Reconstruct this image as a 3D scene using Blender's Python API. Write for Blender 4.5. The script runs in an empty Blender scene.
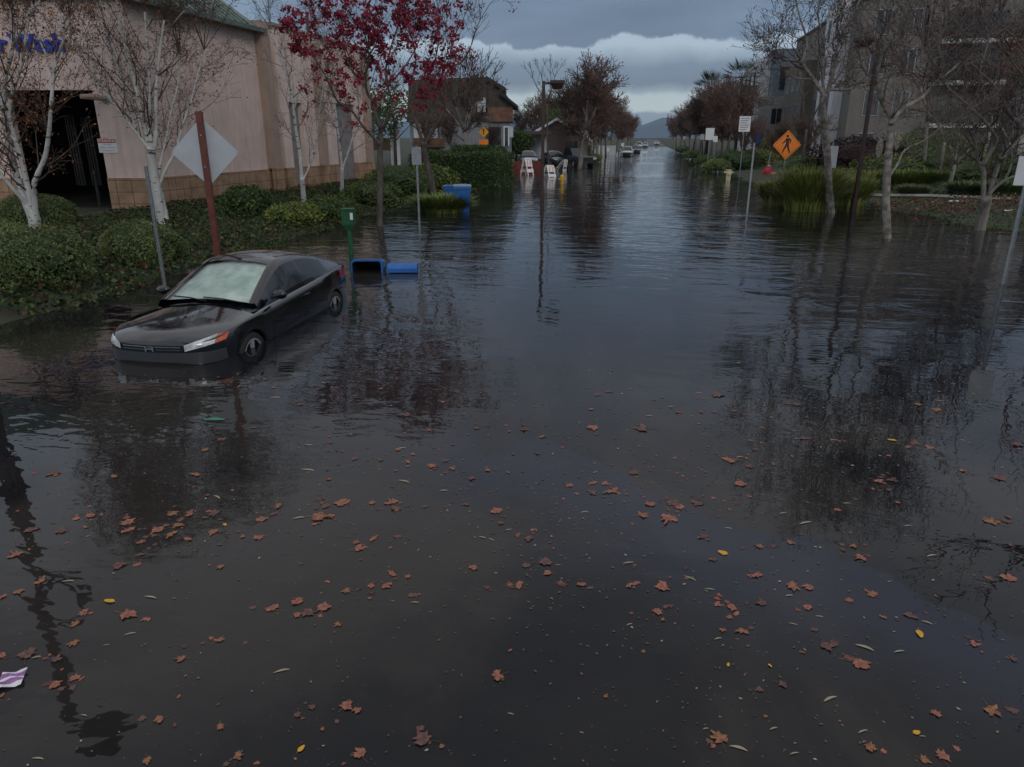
import bpy, math, random
import numpy as np
from mathutils import Vector, Matrix

# ------------------------------------------------------------------ basics
scene = bpy.context.scene
COL = scene.collection
R = random.Random(7)
PI = math.pi

# camera: a drone hovering 2.6 m above the flood water, street runs along +Y
FPX, PITCH, CAMH = 711.0, math.radians(19.08), 2.6
YAW = math.atan(140 / 752)
_s, _c = math.sin(PITCH), math.cos(PITCH)

def ray(px, py):
    v = py - 383.5
    F = FPX * _c - v * _s; D = FPX * _s + v * _c; L = px - 512
    X = L * math.cos(YAW) - F * math.sin(YAW); Y = L * math.sin(YAW) + F * math.cos(YAW)
    return X, Y, -D, F, L

def gp(px, py, z=0.0):
    X, Y, d, F, L = ray(px, py); t = (z - CAMH) / d
    return X * t, Y * t, z

def fp(px, py, Fd):
    """point on the ray of a pixel at forward distance Fd"""
    X, Y, d, F, L = ray(px, py); t = Fd / F
    return X * t, Y * t, CAMH + d * t

def interp(x, tab):
    if x <= tab[0][0]: return tab[0][1]
    for (a, b), (c, d) in zip(tab, tab[1:]):
        if x <= c: return b + (d - b) * (x - a) / (c - a)
    return tab[-1][1]

XL = [(0, -9.3), (12, -9.0), (18, -9.6), (26, -9.4), (33, -8.6), (45, -9.0), (52, -17.0), (70, -17), (84, -9), (150, -6), (400, -6)]
XR = [(0, 14), (19, 12.4), (25, 9.8), (30, 8.9), (36, 8.2), (50, 6.2), (70, 5.4), (150, 5), (400, 5)]
def height(X, Y):
    far = max(0.0, Y - 235) * 0.002
    xl, xr = interp(Y, XL), interp(Y, XR)
    w = 0.10 * math.sin(X * .9 + Y * .55) + .07 * math.sin(Y * 1.3)
    if X < 0:
        d = xl - X + w * 3
        z = max(-.4, d * .16) if d < 0 else min(.24, d * .09)
    else:
        d = X - xr + w * 3
        z = max(-.4, min(.5, d * .16)) if d < 0 else min(.5, d * .10)
    if Y > 235:
        z = max(z, 0.02) if abs(X) > 5 else .01 + 0 * z
        z += far
    return z

def cam2w(L, F): return L * math.cos(YAW) - F * math.sin(YAW), L * math.sin(YAW) + F * math.cos(YAW)

def onground(px, py):
    X, Y, d, F, L = ray(px, py)
    t = 4.0 / F
    while t * F < 300:
        x, y, z = X * t, Y * t, CAMH + d * t
        if z <= max(0, height(x, y)): return x, y, max(0, height(x, y))
        t += .05 / F * max(1, t * F / 10)
    return gp(px, py)

# ------------------------------------------------------------------ materials
def mat(name, color, rough=.7, var=.25, scale=6.0, metallic=0.0, bump=0.0, spec=.5, color2=None, coat=0.0, stretch=None, detail=5):
    m = bpy.data.materials.new(name); m.use_nodes = True
    nt = m.node_tree; b = nt.nodes['Principled BSDF']
    b.inputs['Roughness'].default_value = rough
    b.inputs['Metallic'].default_value = metallic
    b.inputs['Specular IOR Level'].default_value = spec
    b.inputs['Coat Weight'].default_value = coat
    b.inputs['Coat Roughness'].default_value = .06
    c = color
    if var > 0 or color2:
        tc = nt.nodes.new('ShaderNodeTexCoord'); mp = nt.nodes.new('ShaderNodeMapping')
        if stretch: mp.inputs['Scale'].default_value = stretch
        n = nt.nodes.new('ShaderNodeTexNoise'); n.inputs['Scale'].default_value = scale; n.inputs['Detail'].default_value = detail
        r = nt.nodes.new('ShaderNodeValToRGB')
        a = tuple(max(0, x * (1 - var)) for x in c); e = tuple(min(1, x * (1 + var)) for x in (color2 or c))
        if color2: a = c; e = color2
        r.color_ramp.elements[0].position = .35; r.color_ramp.elements[0].color = (*a, 1)
        r.color_ramp.elements[1].position = .65; r.color_ramp.elements[1].color = (*e, 1)
        nt.links.new(tc.outputs['Object'], mp.inputs['Vector']); nt.links.new(mp.outputs[0], n.inputs['Vector'])
        nt.links.new(n.outputs['Fac'], r.inputs['Fac']); nt.links.new(r.outputs[0], b.inputs['Base Color'])
        if bump > 0:
            bp = nt.nodes.new('ShaderNodeBump'); bp.inputs['Distance'].default_value = bump; bp.inputs['Strength'].default_value = .6
            nt.links.new(n.outputs['Fac'], bp.inputs['Height']); nt.links.new(bp.outputs[0], b.inputs['Normal'])
    else:
        b.inputs['Base Color'].default_value = (*c, 1)
    return m

def leafmat(name, c1, c2, rough=.6, scale=3.0):
    m = mat(name, c1, rough, 0, scale, color2=c2, spec=.3, detail=2)
    return m

def brickmat(name, c1, c2, mortar, w, h, bump=.004, off=.5):
    m = bpy.data.materials.new(name); m.use_nodes = True
    nt = m.node_tree; b = nt.nodes['Principled BSDF']; b.inputs['Roughness'].default_value = .8
    tc = nt.nodes.new('ShaderNodeTexCoord'); sp = nt.nodes.new('ShaderNodeSeparateXYZ'); cb = nt.nodes.new('ShaderNodeCombineXYZ')
    ad = nt.nodes.new('ShaderNodeMath'); ad.operation = 'ADD'
    br = nt.nodes.new('ShaderNodeTexBrick'); br.offset = off
    br.inputs['Scale'].default_value = 1.0; br.inputs['Brick Width'].default_value = w; br.inputs['Row Height'].default_value = h
    br.inputs['Mortar Size'].default_value = .012; br.inputs['Color1'].default_value = (*c1, 1); br.inputs['Color2'].default_value = (*c2, 1); br.inputs['Mortar'].default_value = (*mortar, 1)
    no = nt.nodes.new('ShaderNodeTexNoise'); no.inputs['Scale'].default_value = 2.2; no.inputs['Detail'].default_value = 6
    mx = nt.nodes.new('ShaderNodeMixRGB'); mx.blend_type = 'MULTIPLY'; mx.inputs[0].default_value = .6
    rp = nt.nodes.new('ShaderNodeValToRGB'); rp.color_ramp.elements[0].color = (.35, .33, .3, 1); rp.color_ramp.elements[0].position = .3; rp.color_ramp.elements[1].position = .62
    bp = nt.nodes.new('ShaderNodeBump'); bp.inputs['Distance'].default_value = bump; bp.invert = True
    l = nt.links.new
    l(tc.outputs['Object'], sp.inputs[0]); l(sp.outputs['X'], ad.inputs[0]); l(sp.outputs['Y'], ad.inputs[1]); l(ad.outputs[0], cb.inputs['X']); l(sp.outputs['Z'], cb.inputs['Y'])
    l(cb.outputs[0], br.inputs['Vector']); l(tc.outputs['Object'], no.inputs['Vector']); l(no.outputs['Fac'], rp.inputs[0])
    l(br.outputs['Color'], mx.inputs[1]); l(rp.outputs[0], mx.inputs[2]); l(mx.outputs[0], b.inputs['Base Color'])
    l(br.outputs['Fac'], bp.inputs['Height']); l(bp.outputs[0], b.inputs['Normal'])
    return m

M = {}
def stucco(name, c):
    """painted render with vertical rain streaks and blotches"""
    m = mat(name, c, .85, .08, 1.3, bump=.004)
    nt = m.node_tree; b = nt.nodes['Principled BSDF']; src = b.inputs['Base Color'].links[0].from_socket
    tc = nt.nodes.new('ShaderNodeTexCoord'); mp = nt.nodes.new('ShaderNodeMapping'); mp.inputs['Scale'].default_value = (3.5, 3.5, .35)
    n = nt.nodes.new('ShaderNodeTexNoise'); n.inputs['Scale'].default_value = 1.6; n.inputs['Detail'].default_value = 8
    r = nt.nodes.new('ShaderNodeValToRGB'); r.color_ramp.elements[0].position = .3; r.color_ramp.elements[0].color = (.72, .70, .68, 1); r.color_ramp.elements[1].position = .55
    mx = nt.nodes.new('ShaderNodeMixRGB'); mx.blend_type = 'MULTIPLY'; mx.inputs[0].default_value = .45
    l = nt.links.new
    l(tc.outputs['Object'], mp.inputs[0]); l(mp.outputs[0], n.inputs['Vector']); l(n.outputs['Fac'], r.inputs[0]); l(src, mx.inputs[1]); l(r.outputs[0], mx.inputs[2]); l(mx.outputs[0], b.inputs['Base Color'])
    return m
M['pink'] = stucco('pink_stucco', (.68, .53, .475))
M['bay_strip'] = mat('bay_strip', (.018, .018, .018), .7, .3, 3)
M['pilaster'] = stucco('pilaster_stucco', (.36, .27, .22))
M['block'] = brickmat('tan_block', (.46, .29, .18), (.38, .24, .15), (.16, .11, .08), .40, .40, off=0)
M['orange_brick'] = brickmat('orange_brick', (.24, .12, .075), (.18, .09, .06), (.2, .12, .08), .4, .12)
M['panel'] = mat('grey_recess_panel', (.22, .20, .20), .7, .15, 3)
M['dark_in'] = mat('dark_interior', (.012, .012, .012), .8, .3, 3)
M['green_roof'] = mat('green_metal_roof', (.10, .15, .13), .45, .2, 2)
M['shingle'] = brickmat('brown_shingle', (.10, .085, .07), (.07, .06, .05), (.03, .028, .025), .35, .22)
M['white'] = mat('white_paint', (.72, .73, .74), .5, .06, 4)
M['white_wall'] = stucco('pale_wall', (.55, .57, .60))
M['grey_wall'] = stucco('grey_wall', (.22, .24, .26))
M['steel'] = mat('galvanised_steel', (.30, .32, .34), .45, .15, 12, metallic=.6)
M['signback'] = mat('sign_back_aluminium', (.50, .53, .56), .45, .07, 3, metallic=.35)
M['rust'] = mat('red_brown_paint', (.135, .036, .025), .5, .25, 10)
M['lampbrown'] = mat('brown_lamp_paint', (.045, .022, .017), .5, .2, 8)
M['bin_blue'] = mat('blue_bin_plastic', (.02, .13, .42), .38, .12, 5)
M['bin_dark'] = mat('bin_inside', (.006, .012, .02), .7, .3, 5)
M['bin_grey'] = mat('bin_lid_grey_blue', (.25, .38, .52), .35, .1, 4)
M['post_green'] = mat('dark_green_paint', (.010, .085, .032), .4, .2, 7)
M['orange'] = mat('orange_sign_sheeting', (.90, .24, .02), .45, .05, 4)
M['yellow'] = mat('yellow_sign_sheeting', (.85, .38, .01), .45, .05, 4)
M['black'] = mat('black_paint', (.010, .010, .010), .5, 0)
M['carblack'] = mat('black_car_paint', (.004, .005, .008), .07, 0, coat=1.0, spec=.4)
M['carsilver'] = mat('silver_car_paint', (.26, .31, .35), .35, 0, metallic=.3, coat=1.0)
M['cardark'] = mat('dark_car_paint', (.02, .024, .03), .3, 0, coat=1.0)
M['carlight'] = mat('pale_blue_car_paint', (.50, .58, .60), .35, 0, coat=1.0)
M['carwhite'] = mat('white_car_paint', (.68, .70, .72), .35, 0, coat=1.0)
M['bumper'] = mat('bumper_painted_reflection', (.045, .048, .054), .35, 0, coat=.3)  # black bumper lightened to grey: reflected water and sky put into its colour
M['trim'] = mat('black_trim', (.008, .008, .009), .45, 0)
M['tyre'] = mat('tyre_rubber', (.014, .014, .014), .75, .2, 20)
M['rim'] = mat('alloy_rim', (.30, .31, .33), .35, 0, metallic=.2)
M['chrome'] = mat('chrome', (.7, .7, .7), .12, 0, metallic=1.0)
M['tint'] = mat('tinted_glass', (.022, .026, .030), .05, 0, spec=.6)
M['lens'] = mat('headlight_lens', (.58, .60, .60), .12, .3, 14, coat=1.0)
M['amber'] = mat('amber_lens', (.62, .11, .02), .15, .2, 20, coat=1.0)
M['redlens'] = mat('red_lens', (.42, .012, .01), .3, 0, coat=.2)
M['shade'] = mat('sunshade_foil', (.80, .92, .87), .5, .30, 4, metallic=.1)  # silver foil; blotches paint branch reflections and leaf shadows into its colour
M['birch'] = None
M['bark_grey'] = mat('grey_bark', (.16, .14, .12), .85, 0, 7, color2=(.27, .25, .22), bump=.01, stretch=(1, 1, .35))
M['bark_pale'] = mat('pale_mottled_bark', (.10, .088, .075), .85, 0, 6, color2=(.33, .30, .26), bump=.02)
M['bark_dark'] = mat('dark_bark', (.055, .045, .038), .9, 0, 8, color2=(.12, .10, .085), bump=.01, stretch=(1, 1, .3))
M['twig'] = mat('brown_twig', (.075, .052, .042), .85, .3, 2)
M['twig_red'] = mat('reddish_twig', (.135, .088, .072), .85, .3, 2)
M['twig_grey'] = mat('grey_twig', (.15, .125, .11), .85, .3, 2)
M['twig_dark'] = mat('dark_twig', (.04, .03, .026), .85, .3, 2)
M['lf_crimson'] = leafmat('crimson_leaf', (.17, .012, .030), (.33, .028, .060))
M['lf_orange'] = leafmat('orange_leaf', (.34, .12, .03), (.20, .07, .03))
M['lf_brown'] = leafmat('brown_leaf', (.14, .055, .03), (.09, .04, .025))
M['lf_rust'] = leafmat('rust_leaf', (.17, .075, .05), (.10, .05, .035))
M['lf_green'] = leafmat('mid_green_leaf', (.055, .10, .025), (.10, .16, .04))
M['lf_olive'] = leafmat('olive_leaf', (.075, .10, .028), (.145, .17, .05))
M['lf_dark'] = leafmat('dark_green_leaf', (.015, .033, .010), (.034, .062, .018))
M['lf_yellow'] = leafmat('yellow_green_leaf', (.19, .21, .04), (.27, .26, .05))
M['lf_grey'] = leafmat('grey_green_leaf', (.10, .14, .06), (.17, .21, .10))
M['lf_burg'] = leafmat('burgundy_leaf', (.018, .007, .008), (.035, .010, .012))
M['lf_tan'] = leafmat('tan_blade', (.16, .13, .06), (.10, .09, .04))
M['lf_blade'] = leafmat('green_blade', (.20, .25, .055), (.34, .36, .10))
M['plume'] = leafmat('cream_plume', (.45, .42, .34), (.35, .32, .26))
M['kerb'] = mat('concrete_edge', (.28, .27, .25), .85, .2, 5, bump=.003)
M['redkerb'] = mat('dark_red_painted_wall', (.15, .022, .018), .7, .25, 3)
M['cream_hyd'] = mat('cream_hydrant_paint', (.75, .66, .42), .45, .12, 9)
M['yellow_hyd'] = mat('yellow_hydrant_paint', (.70, .42, .04), .45, .12, 9)
M['barr_white'] = mat('barricade_white', (.80, .78, .76), .5, .1, 5)
M['barr_orange'] = mat('barricade_stripe', (.70, .38, .30), .5, .1, 5)
M['blue_letter'] = mat('blue_sign_letter', (.015, .06, .42), .35, .1, 3)
M['red_print'] = mat('red_print', (.45, .02, .02), .5, .05, 5)
M['grey_print'] = mat('grey_print', (.25, .25, .27), .6, 0)
M['blue_sign'] = mat('dark_blue_sign', (.015, .03, .12), .5, .1, 4)
M['pink_cloth'] = mat('pink_cloth', (.70, .16, .20), .7, .15, 6)
M['red_cloth'] = mat('red_cloth', (.50, .02, .04), .7, .15, 6)
M['slate'] = stucco('slate_blue_render', (.13, .165, .20))
M['concrete_wall'] = stucco('grey_render', (.34, .335, .33))
M['taupe_wall'] = stucco('taupe_render', (.18, .165, .15))
M['olive_wall'] = stucco('olive_render', (.14, .13, .10))
M['ltwall'] = stucco('light_render', (.62, .62, .63))
M['winglass'] = mat('dark_window_glass', (.02, .025, .03), .08, 0, spec=.8)
M['balcony'] = mat('white_balcony_slab', (.55, .55, .55), .6, .1, 4)
M['hill'] = mat('hill_painted_haze', (.06, .11, .17), .95, .2, .004)  # scrub tinted blue: distance haze painted into the base colour
M['brown_wall'] = stucco('brown_siding', (.12, .085, .07))
M['leafstem'] = mat('pale_sliver', (.34, .29, .19), .6, .2, 10)
M['wet_red'] = leafmat('wet_red_brown_leaf', (.20, .075, .050), (.38, .15, .095), .45, 5)
M['wet_dull'] = leafmat('wet_dull_brown_leaf', (.075, .042, .036), (.19, .09, .07), .45, 5)
M['wet_orange'] = leafmat('wet_orange_leaf', (.36, .16, .08), (.18, .075, .04), .45, 5)
M['wet_yellow'] = leafmat('wet_yellow_leaf', (.70, .42, .03), (.60, .30, .03), .35, 18)
M['greenscrap'] = mat('green_plastic_scrap', (.03, .22, .12), .4, .2, 9)

def birchmat():
    m = mat('birch_bark', (.52, .51, .49), .7, .12, 5)
    nt = m.node_tree; b = nt.nodes['Principled BSDF']; src = b.inputs['Base Color'].links[0].from_socket
    tc = nt.nodes.new('ShaderNodeTexCoord'); mp = nt.nodes.new('ShaderNodeMapping'); mp.inputs['Scale'].default_value = (4, 4, 13)
    n = nt.nodes.new('ShaderNodeTexNoise'); n.inputs['Scale'].default_value = 1.0; n.inputs['Detail'].default_value = 3
    r = nt.nodes.new('ShaderNodeValToRGB'); r.color_ramp.elements[0].position = .60; r.color_ramp.elements[0].color = (1, 1, 1, 1); r.color_ramp.elements[1].position = .68; r.color_ramp.elements[1].color = (.07, .06, .05, 1)
    mx = nt.nodes.new('ShaderNodeMixRGB'); mx.blend_type = 'MULTIPLY'; mx.inputs[0].default_value = 1
    l = nt.links.new
    l(tc.outputs['Object'], mp.inputs[0]); l(mp.outputs[0], n.inputs['Vector']); l(n.outputs['Fac'], r.inputs[0]); l(src, mx.inputs[1]); l(r.outputs[0], mx.inputs[2]); l(mx.outputs[0], b.inputs['Base Color'])
    return m
M['birch'] = birchmat()

def glassmat():
    m = bpy.data.materials.new('clear_glass'); m.use_nodes = True; nt = m.node_tree; nt.nodes.clear()
    o = nt.nodes.new('ShaderNodeOutputMaterial'); mx = nt.nodes.new('ShaderNodeMixShader'); t = nt.nodes.new('ShaderNodeBsdfTransparent'); g = nt.nodes.new('ShaderNodeBsdfGlossy')
    t.inputs[0].default_value = (.90, 1, .96, 1); g.inputs['Roughness'].default_value = .03
    f = nt.nodes.new('ShaderNodeFresnel'); f.inputs[0].default_value = 1.5
    l = nt.links.new; l(f.outputs[0], mx.inputs[0]); l(t.outputs[0], mx.inputs[1]); l(g.outputs[0], mx.inputs[2]); l(mx.outputs[0], o.inputs[0])
    return m
M['glass'] = glassmat()

# ------------------------------------------------------------------ mesh builder
class MB:
    def __init__(s): s.v = []; s.f = []; s.m = []
    def add(s, vs, fs, mi=0):
        o = len(s.v); s.v.extend(vs); s.f.extend([tuple(i + o for i in f) for f in fs]); s.m.extend([mi] * len(fs)); return s
    def box(s, x0, x1, y0, y1, z0, z1, mi=0, bev=0):
        if bev <= 0:
            vs = [(x, y, z) for z in (z0, z1) for y in (y0, y1) for x in (x0, x1)]
            fs = [(0, 2, 3, 1), (4, 5, 7, 6), (0, 1, 5, 4), (2, 6, 7, 3), (0, 4, 6, 2), (1, 3, 7, 5)]
            return s.add(vs, fs, mi)
        import bmesh
        bm = bmesh.new(); bmesh.ops.create_cube(bm, size=1)
        for v in bm.verts: v.co = Vector(((x0 + x1) / 2 + v.co.x * (x1 - x0), (y0 + y1) / 2 + v.co.y * (y1 - y0), (z0 + z1) / 2 + v.co.z * (z1 - z0)))
        bmesh.ops.bevel(bm, geom=bm.edges[:], offset=bev, segments=2, affect='EDGES')
        bm.verts.ensure_lookup_table(); s.add([tuple(v.co) for v in bm.verts], [tuple(v.index for v in f.verts) for f in bm.faces], mi); bm.free(); return s
    def tube(s, pts, rad, sides=6, mi=0, cap=True):
        n = len(pts); o = len(s.v)
        for i, p in enumerate(pts):
            a = pts[max(0, i - 1)]; b = pts[min(n - 1, i + 1)]
            tx, ty, tz = b[0] - a[0], b[1] - a[1], b[2] - a[2]
            l = math.sqrt(tx * tx + ty * ty + tz * tz) or 1; tx /= l; ty /= l; tz /= l
            if abs(tz) < .9: ux, uy, uz = -ty, tx, 0.0
            else: ux, uy, uz = 0.0, -tz, ty
            l = math.sqrt(ux * ux + uy * uy + uz * uz) or 1; ux /= l; uy /= l; uz /= l
            vx, vy, vz = ty * uz - tz * uy, tz * ux - tx * uz, tx * uy - ty * ux
            r = rad[i] if hasattr(rad, '__len__') else rad
            for k in range(sides):
                c = math.cos(2 * PI * k / sides) * r; q = math.sin(2 * PI * k / sides) * r
                s.v.append((p[0] + ux * c + vx * q, p[1] + uy * c + vy * q, p[2] + uz * c + vz * q))
        for i in range(n - 1):
            for k in range(sides):
                k2 = (k + 1) % sides
                s.f.append((o + i * sides + k, o + i * sides + k2, o + (i + 1) * sides + k2, o + (i + 1) * sides + k)); s.m.append(mi)
        if cap and sides > 3:
            s.f.append(tuple(o + k for k in range(sides))[::-1]); s.m.append(mi)
            s.f.append(tuple(o + (n - 1) * sides + k for k in range(sides))); s.m.append(mi)
        return s
    def lathe(s, prof, cx=0, cy=0, sides=16, mi=0):
        return s.tube([(cx, cy, z) for r, z in prof], [r for r, z in prof], sides, mi) if False else s._lathe(prof, cx, cy, sides, mi)
    def _lathe(s, prof, cx, cy, sides, mi):
        vs = []; fs = []
        for r, z in prof:
            for k in range(sides): vs.append((cx + r * math.cos(2 * PI * k / sides), cy + r * math.sin(2 * PI * k / sides), z))
        for i in range(len(prof) - 1):
            for k in range(sides):
                k2 = (k + 1) % sides; fs.append((i * sides + k, i * sides + k2, (i + 1) * sides + k2, (i + 1) * sides + k))
        fs.append(tuple(range(sides))[::-1]); fs.append(tuple((len(prof) - 1) * sides + k for k in range(sides)))
        return s.add(vs, fs, mi)
    def prism(s, poly, y0, y1, mi=0):
        """polygon in x,z extruded along y"""
        n = len(poly); vs = [(x, y0, z) for x, z in poly] + [(x, y1, z) for x, z in poly]
        fs = [tuple(range(n)), tuple(range(n, 2 * n))[::-1]] + [(i, i + n, (i + 1) % n + n, (i + 1) % n) for i in range(n)]
        return s.add(vs, fs, mi)
    def leaf(s, p, size, rnd, mi=0, flat=0.0, asp=.6):
        a = rnd.uniform(0, 2 * PI); el = rnd.uniform(-1.2, 1.2) * (1 - flat)
        dx, dy, dz = math.cos(a) * math.cos(el), math.sin(a) * math.cos(el), math.sin(el)
        b = rnd.uniform(0, 2 * PI); ex, ey, ez = math.cos(b), math.sin(b), rnd.uniform(-.8, .8) * (1 - flat)
        nx, ny, nz = dy * ez - dz * ey, dz * ex - dx * ez, dx * ey - dy * ex
        l = math.sqrt(nx * nx + ny * ny + nz * nz) or 1; nx /= l; ny /= l; nz /= l
        h = size * .5; w = size * asp * .5
        if flat > .9: nx, ny, nz = -dy, dx, 0
        o = len(s.v)
        s.v += [(p[0] - dx * h, p[1] - dy * h, p[2] - dz * h), (p[0] + nx * w, p[1] + ny * w, p[2] + nz * w), (p[0] + dx * h, p[1] + dy * h, p[2] + dz * h), (p[0] - nx * w, p[1] - ny * w, p[2] - nz * w)]
        s.f.append((o, o + 1, o + 2, o + 3)); s.m.append(mi); return s
    def move(s, dx=0, dy=0, dz=0, rz=0):
        c, q = math.cos(rz), math.sin(rz)
        s.v = [(x * c - y * q + dx, x * q + y * c + dy, z + dz) for x, y, z in s.v]; return s
    def build(s, name, mats, parent=None, smooth=False, loc=None, rz=0):
        me = bpy.data.meshes.new(name); me.from_pydata(s.v, [], s.f)
        if not isinstance(mats, (list, tuple)): mats = [mats]
        for m in mats: me.materials.append(m)
        if len(mats) > 1: me.polygons.foreach_set('material_index', s.m)
        if smooth: me.polygons.foreach_set('use_smooth', [True] * len(s.f))
        me.update()
        o = bpy.data.objects.new(name, me); COL.objects.link(o)
        if parent: o.parent = parent
        if loc: o.location = loc
        o.rotation_euler.z = rz
        return o

def empty(name, loc=(0, 0, 0), rz=0.0, label=None, cat=None, group=None):
    o = bpy.data.objects.new(name, None); COL.objects.link(o); o.location = loc; o.rotation_euler = (0, 0, rz)
    o.empty_display_size = .2
    tag(o, label, cat, group); return o
def tag(o, label=None, cat=None, group=None, kind=None):
    if label: o['label'] = label
    if cat: o['category'] = cat
    if group: o['group'] = group
    if kind: o['kind'] = kind
    return o
CH = {}
def children(o): return [c for c in bpy.data.objects if c.parent == o]
def dup(o, loc, rz=0, label=None, group=None, sc=None):
    r = o.copy(); COL.objects.link(r); r.location = loc; r.rotation_euler = (0, 0, rz)
    if sc: r.scale = (sc, sc, sc) if not isinstance(sc, tuple) else sc
    if label: r['label'] = label
    if group: r['group'] = group
    for ch in children(o):
        c = ch.copy(); COL.objects.link(c); c.parent = r
        for g in children(ch):
            d = g.copy(); COL.objects.link(d); d.parent = c
    return r

# ------------------------------------------------------------------ setting: ground, water, road, hills
def build_ground():
    xs = sorted(set([-2500, -1200, -600, -300, -150, -90, -60] + [-45 + i * 3 for i in range(6)] + [round(-27 + i * .6, 3) for i in range(80)] + [21 + i * 3 for i in range(8)] + [60, 90, 150, 300, 600, 1200, 2500]))
    ys = sorted(set([-60, -30, -10] + [i * .8 for i in range(0, 90)] + [72 + i * 4 for i in range(24)] + [170, 200, 260, 340, 450, 600, 900, 1500, 3000, 5000]))
    mb = MB(); nx = len(xs)
    for y in ys:
        for x in xs:
            mb.v.append((x, y, height(x, min(y, 900))))
    for j in range(len(ys) - 1):
        for i in range(nx - 1):
            a = j * nx + i; mb.f.append((a, a + 1, a + nx + 1, a + nx)); mb.m.append(0)
    m = mat('soil_and_lawn', (.035, .028, .02), .95, 0, 1.1, color2=(.035, .055, .018), bump=.02)
    return tag(mb.build('ground', m, smooth=True), kind='structure')
build_ground()

def watermat():
    m = bpy.data.materials.new('flood_water'); m.use_nodes = True; nt = m.node_tree; l = nt.links.new
    b = nt.nodes['Principled BSDF']; b.inputs['IOR'].default_value = 1.333; b.inputs['Roughness'].default_value = .012
    tc = nt.nodes.new('ShaderNodeTexCoord')
    def noise(scale, detail, mp=None, dist=0.0, rough=.5, vec=None):
        n = nt.nodes.new('ShaderNodeTexNoise'); n.inputs['Scale'].default_value = scale; n.inputs['Detail'].default_value = detail
        n.inputs['Distortion'].default_value = dist; n.inputs['Roughness'].default_value = rough
        src = vec or tc.outputs['Object']
        if mp:
            k = nt.nodes.new('ShaderNodeMapping'); k.inputs['Scale'].default_value = mp[0]; k.inputs['Rotation'].default_value = (0, 0, mp[1]); l(src, k.inputs[0]); src = k.outputs[0]
        l(src, n.inputs['Vector']); return n.outputs['Fac']
    def math_(op, a, bb):
        n = nt.nodes.new('ShaderNodeMath'); n.operation = op
        for i, q in enumerate((a, bb)):
            if isinstance(q, (int, float)): n.inputs[i].default_value = q
            else: l(q, n.inputs[i])
        return n.outputs[0]
    def mr(v, a, bb, c, d, smooth=True):
        n = nt.nodes.new('ShaderNodeMapRange'); n.interpolation_type = 'SMOOTHSTEP' if smooth else 'LINEAR'
        for i, q in enumerate((v, a, bb, c, d)):
            if isinstance(q, (int, float)): n.inputs[i].default_value = q
            else: l(q, n.inputs[i])
        return n.outputs[0]
    # silt clouds drifting in the water and a thin bluish oil film with its own edge
    silt = mr(noise(.22, 7, ((1, .45, 1), .5), 1.4, .6), .44, .56, 0, 1)
    fine = noise(2.3, 6, ((1, .5, 1), .4), 1.0)
    sep = nt.nodes.new('ShaderNodeSeparateXYZ'); l(tc.outputs['Object'], sep.inputs[0])
    wob = noise(.55, 5, None, .8)
    # film centre line from (-1.6,7.6) towards (5,4.2): distance from that line, warped by noise
    (ax, ay, _), (bx, by, _) = gp(505, 455), gp(1010, 660)
    dl = math.hypot(bx - ax, by - ay); nx_, ny_ = -(by - ay) / dl, (bx - ax) / dl
    dist = math_('ADD', math_('ADD', math_('MULTIPLY', sep.outputs['X'], nx_), math_('MULTIPLY', sep.outputs['Y'], ny_)), -(ax * nx_ + ay * ny_))
    dist = math_('ADD', dist, math_('MULTIPLY', math_('SUBTRACT', wob, .5), 2.2))
    along = math_('ADD', math_('MULTIPLY', math_('SUBTRACT', sep.outputs['X'], ax), (bx - ax) / dl), math_('MULTIPLY', math_('SUBTRACT', sep.outputs['Y'], ay), (by - ay) / dl))
    film = math_('MULTIPLY', math_('MULTIPLY', mr(dist, -1.1, -.1, 0, 1), mr(dist, .30, .37, 1, 0)), mr(along, -1.6, .6, 0, 1))
    mix1 = nt.nodes.new('ShaderNodeMixRGB'); mix1.inputs[1].default_value = (.014, .014, .016, 1); mix1.inputs[2].default_value = (.036, .032, .029, 1); l(silt, mix1.inputs[0])
    mix2 = nt.nodes.new('ShaderNodeMixRGB'); mix2.blend_type = 'MULTIPLY'; mix2.inputs[0].default_value = .35; l(mix1.outputs[0], mix2.inputs[1]); l(fine, mix2.inputs[2])
    mix3 = nt.nodes.new('ShaderNodeMixRGB'); mix3.inputs[2].default_value = (.022, .029, .054, 1); l(mix2.outputs[0], mix3.inputs[1]); l(math_('MULTIPLY', film, .6), mix3.inputs[0])
    l(mix3.outputs[0], b.inputs['Base Color'])
    # ripples: small wind ripples lying across the street, slow swell, calm patches
    calm = mr(noise(.13, 3, ((1, .35, 1), .2), .6), .38, .62, .35, 1.0)
    ydist = mr(sep.outputs['Y'], 5.0, 18.0, .22, 1.1)
    r1 = noise(1.35, 3, ((.75, 1.45, 1), YAW), .9, .5)
    r2 = noise(.5, 1, ((.7, 1.5, 1), YAW - .1), .5, .4)
    r3 = noise(3.6, 2, ((.8, 1.2, 1), .3), .5, .45)
    near = mr(sep.outputs['Y'], 5.0, 22.0, 1.0, .0)
    h = math_('ADD', math_('MULTIPLY', math_('MULTIPLY', r1, ydist), 2.7), math_('MULTIPLY', math_('MULTIPLY', r2, ydist), 3.2))
    h = math_('ADD', h, math_('MULTIPLY', math_('MULTIPLY', r3, math_('ADD', near, .35)), .24))
    h = math_('MULTIPLY', h, calm)
    bp = nt.nodes.new('ShaderNodeBump'); bp.inputs['Strength'].default_value = 1.0; bp.inputs['Distance'].default_value = .0105
    l(h, bp.inputs['Height']); l(bp.outputs[0], b.inputs['Normal'])
    return m
w = MB(); w.add([(-200, -60, 0), (200, -60, 0), (200, 250, 0), (-200, 250, 0)], [(0, 1, 2, 3)])
WATER = tag(w.build('water', watermat()), kind='structure')

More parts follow.
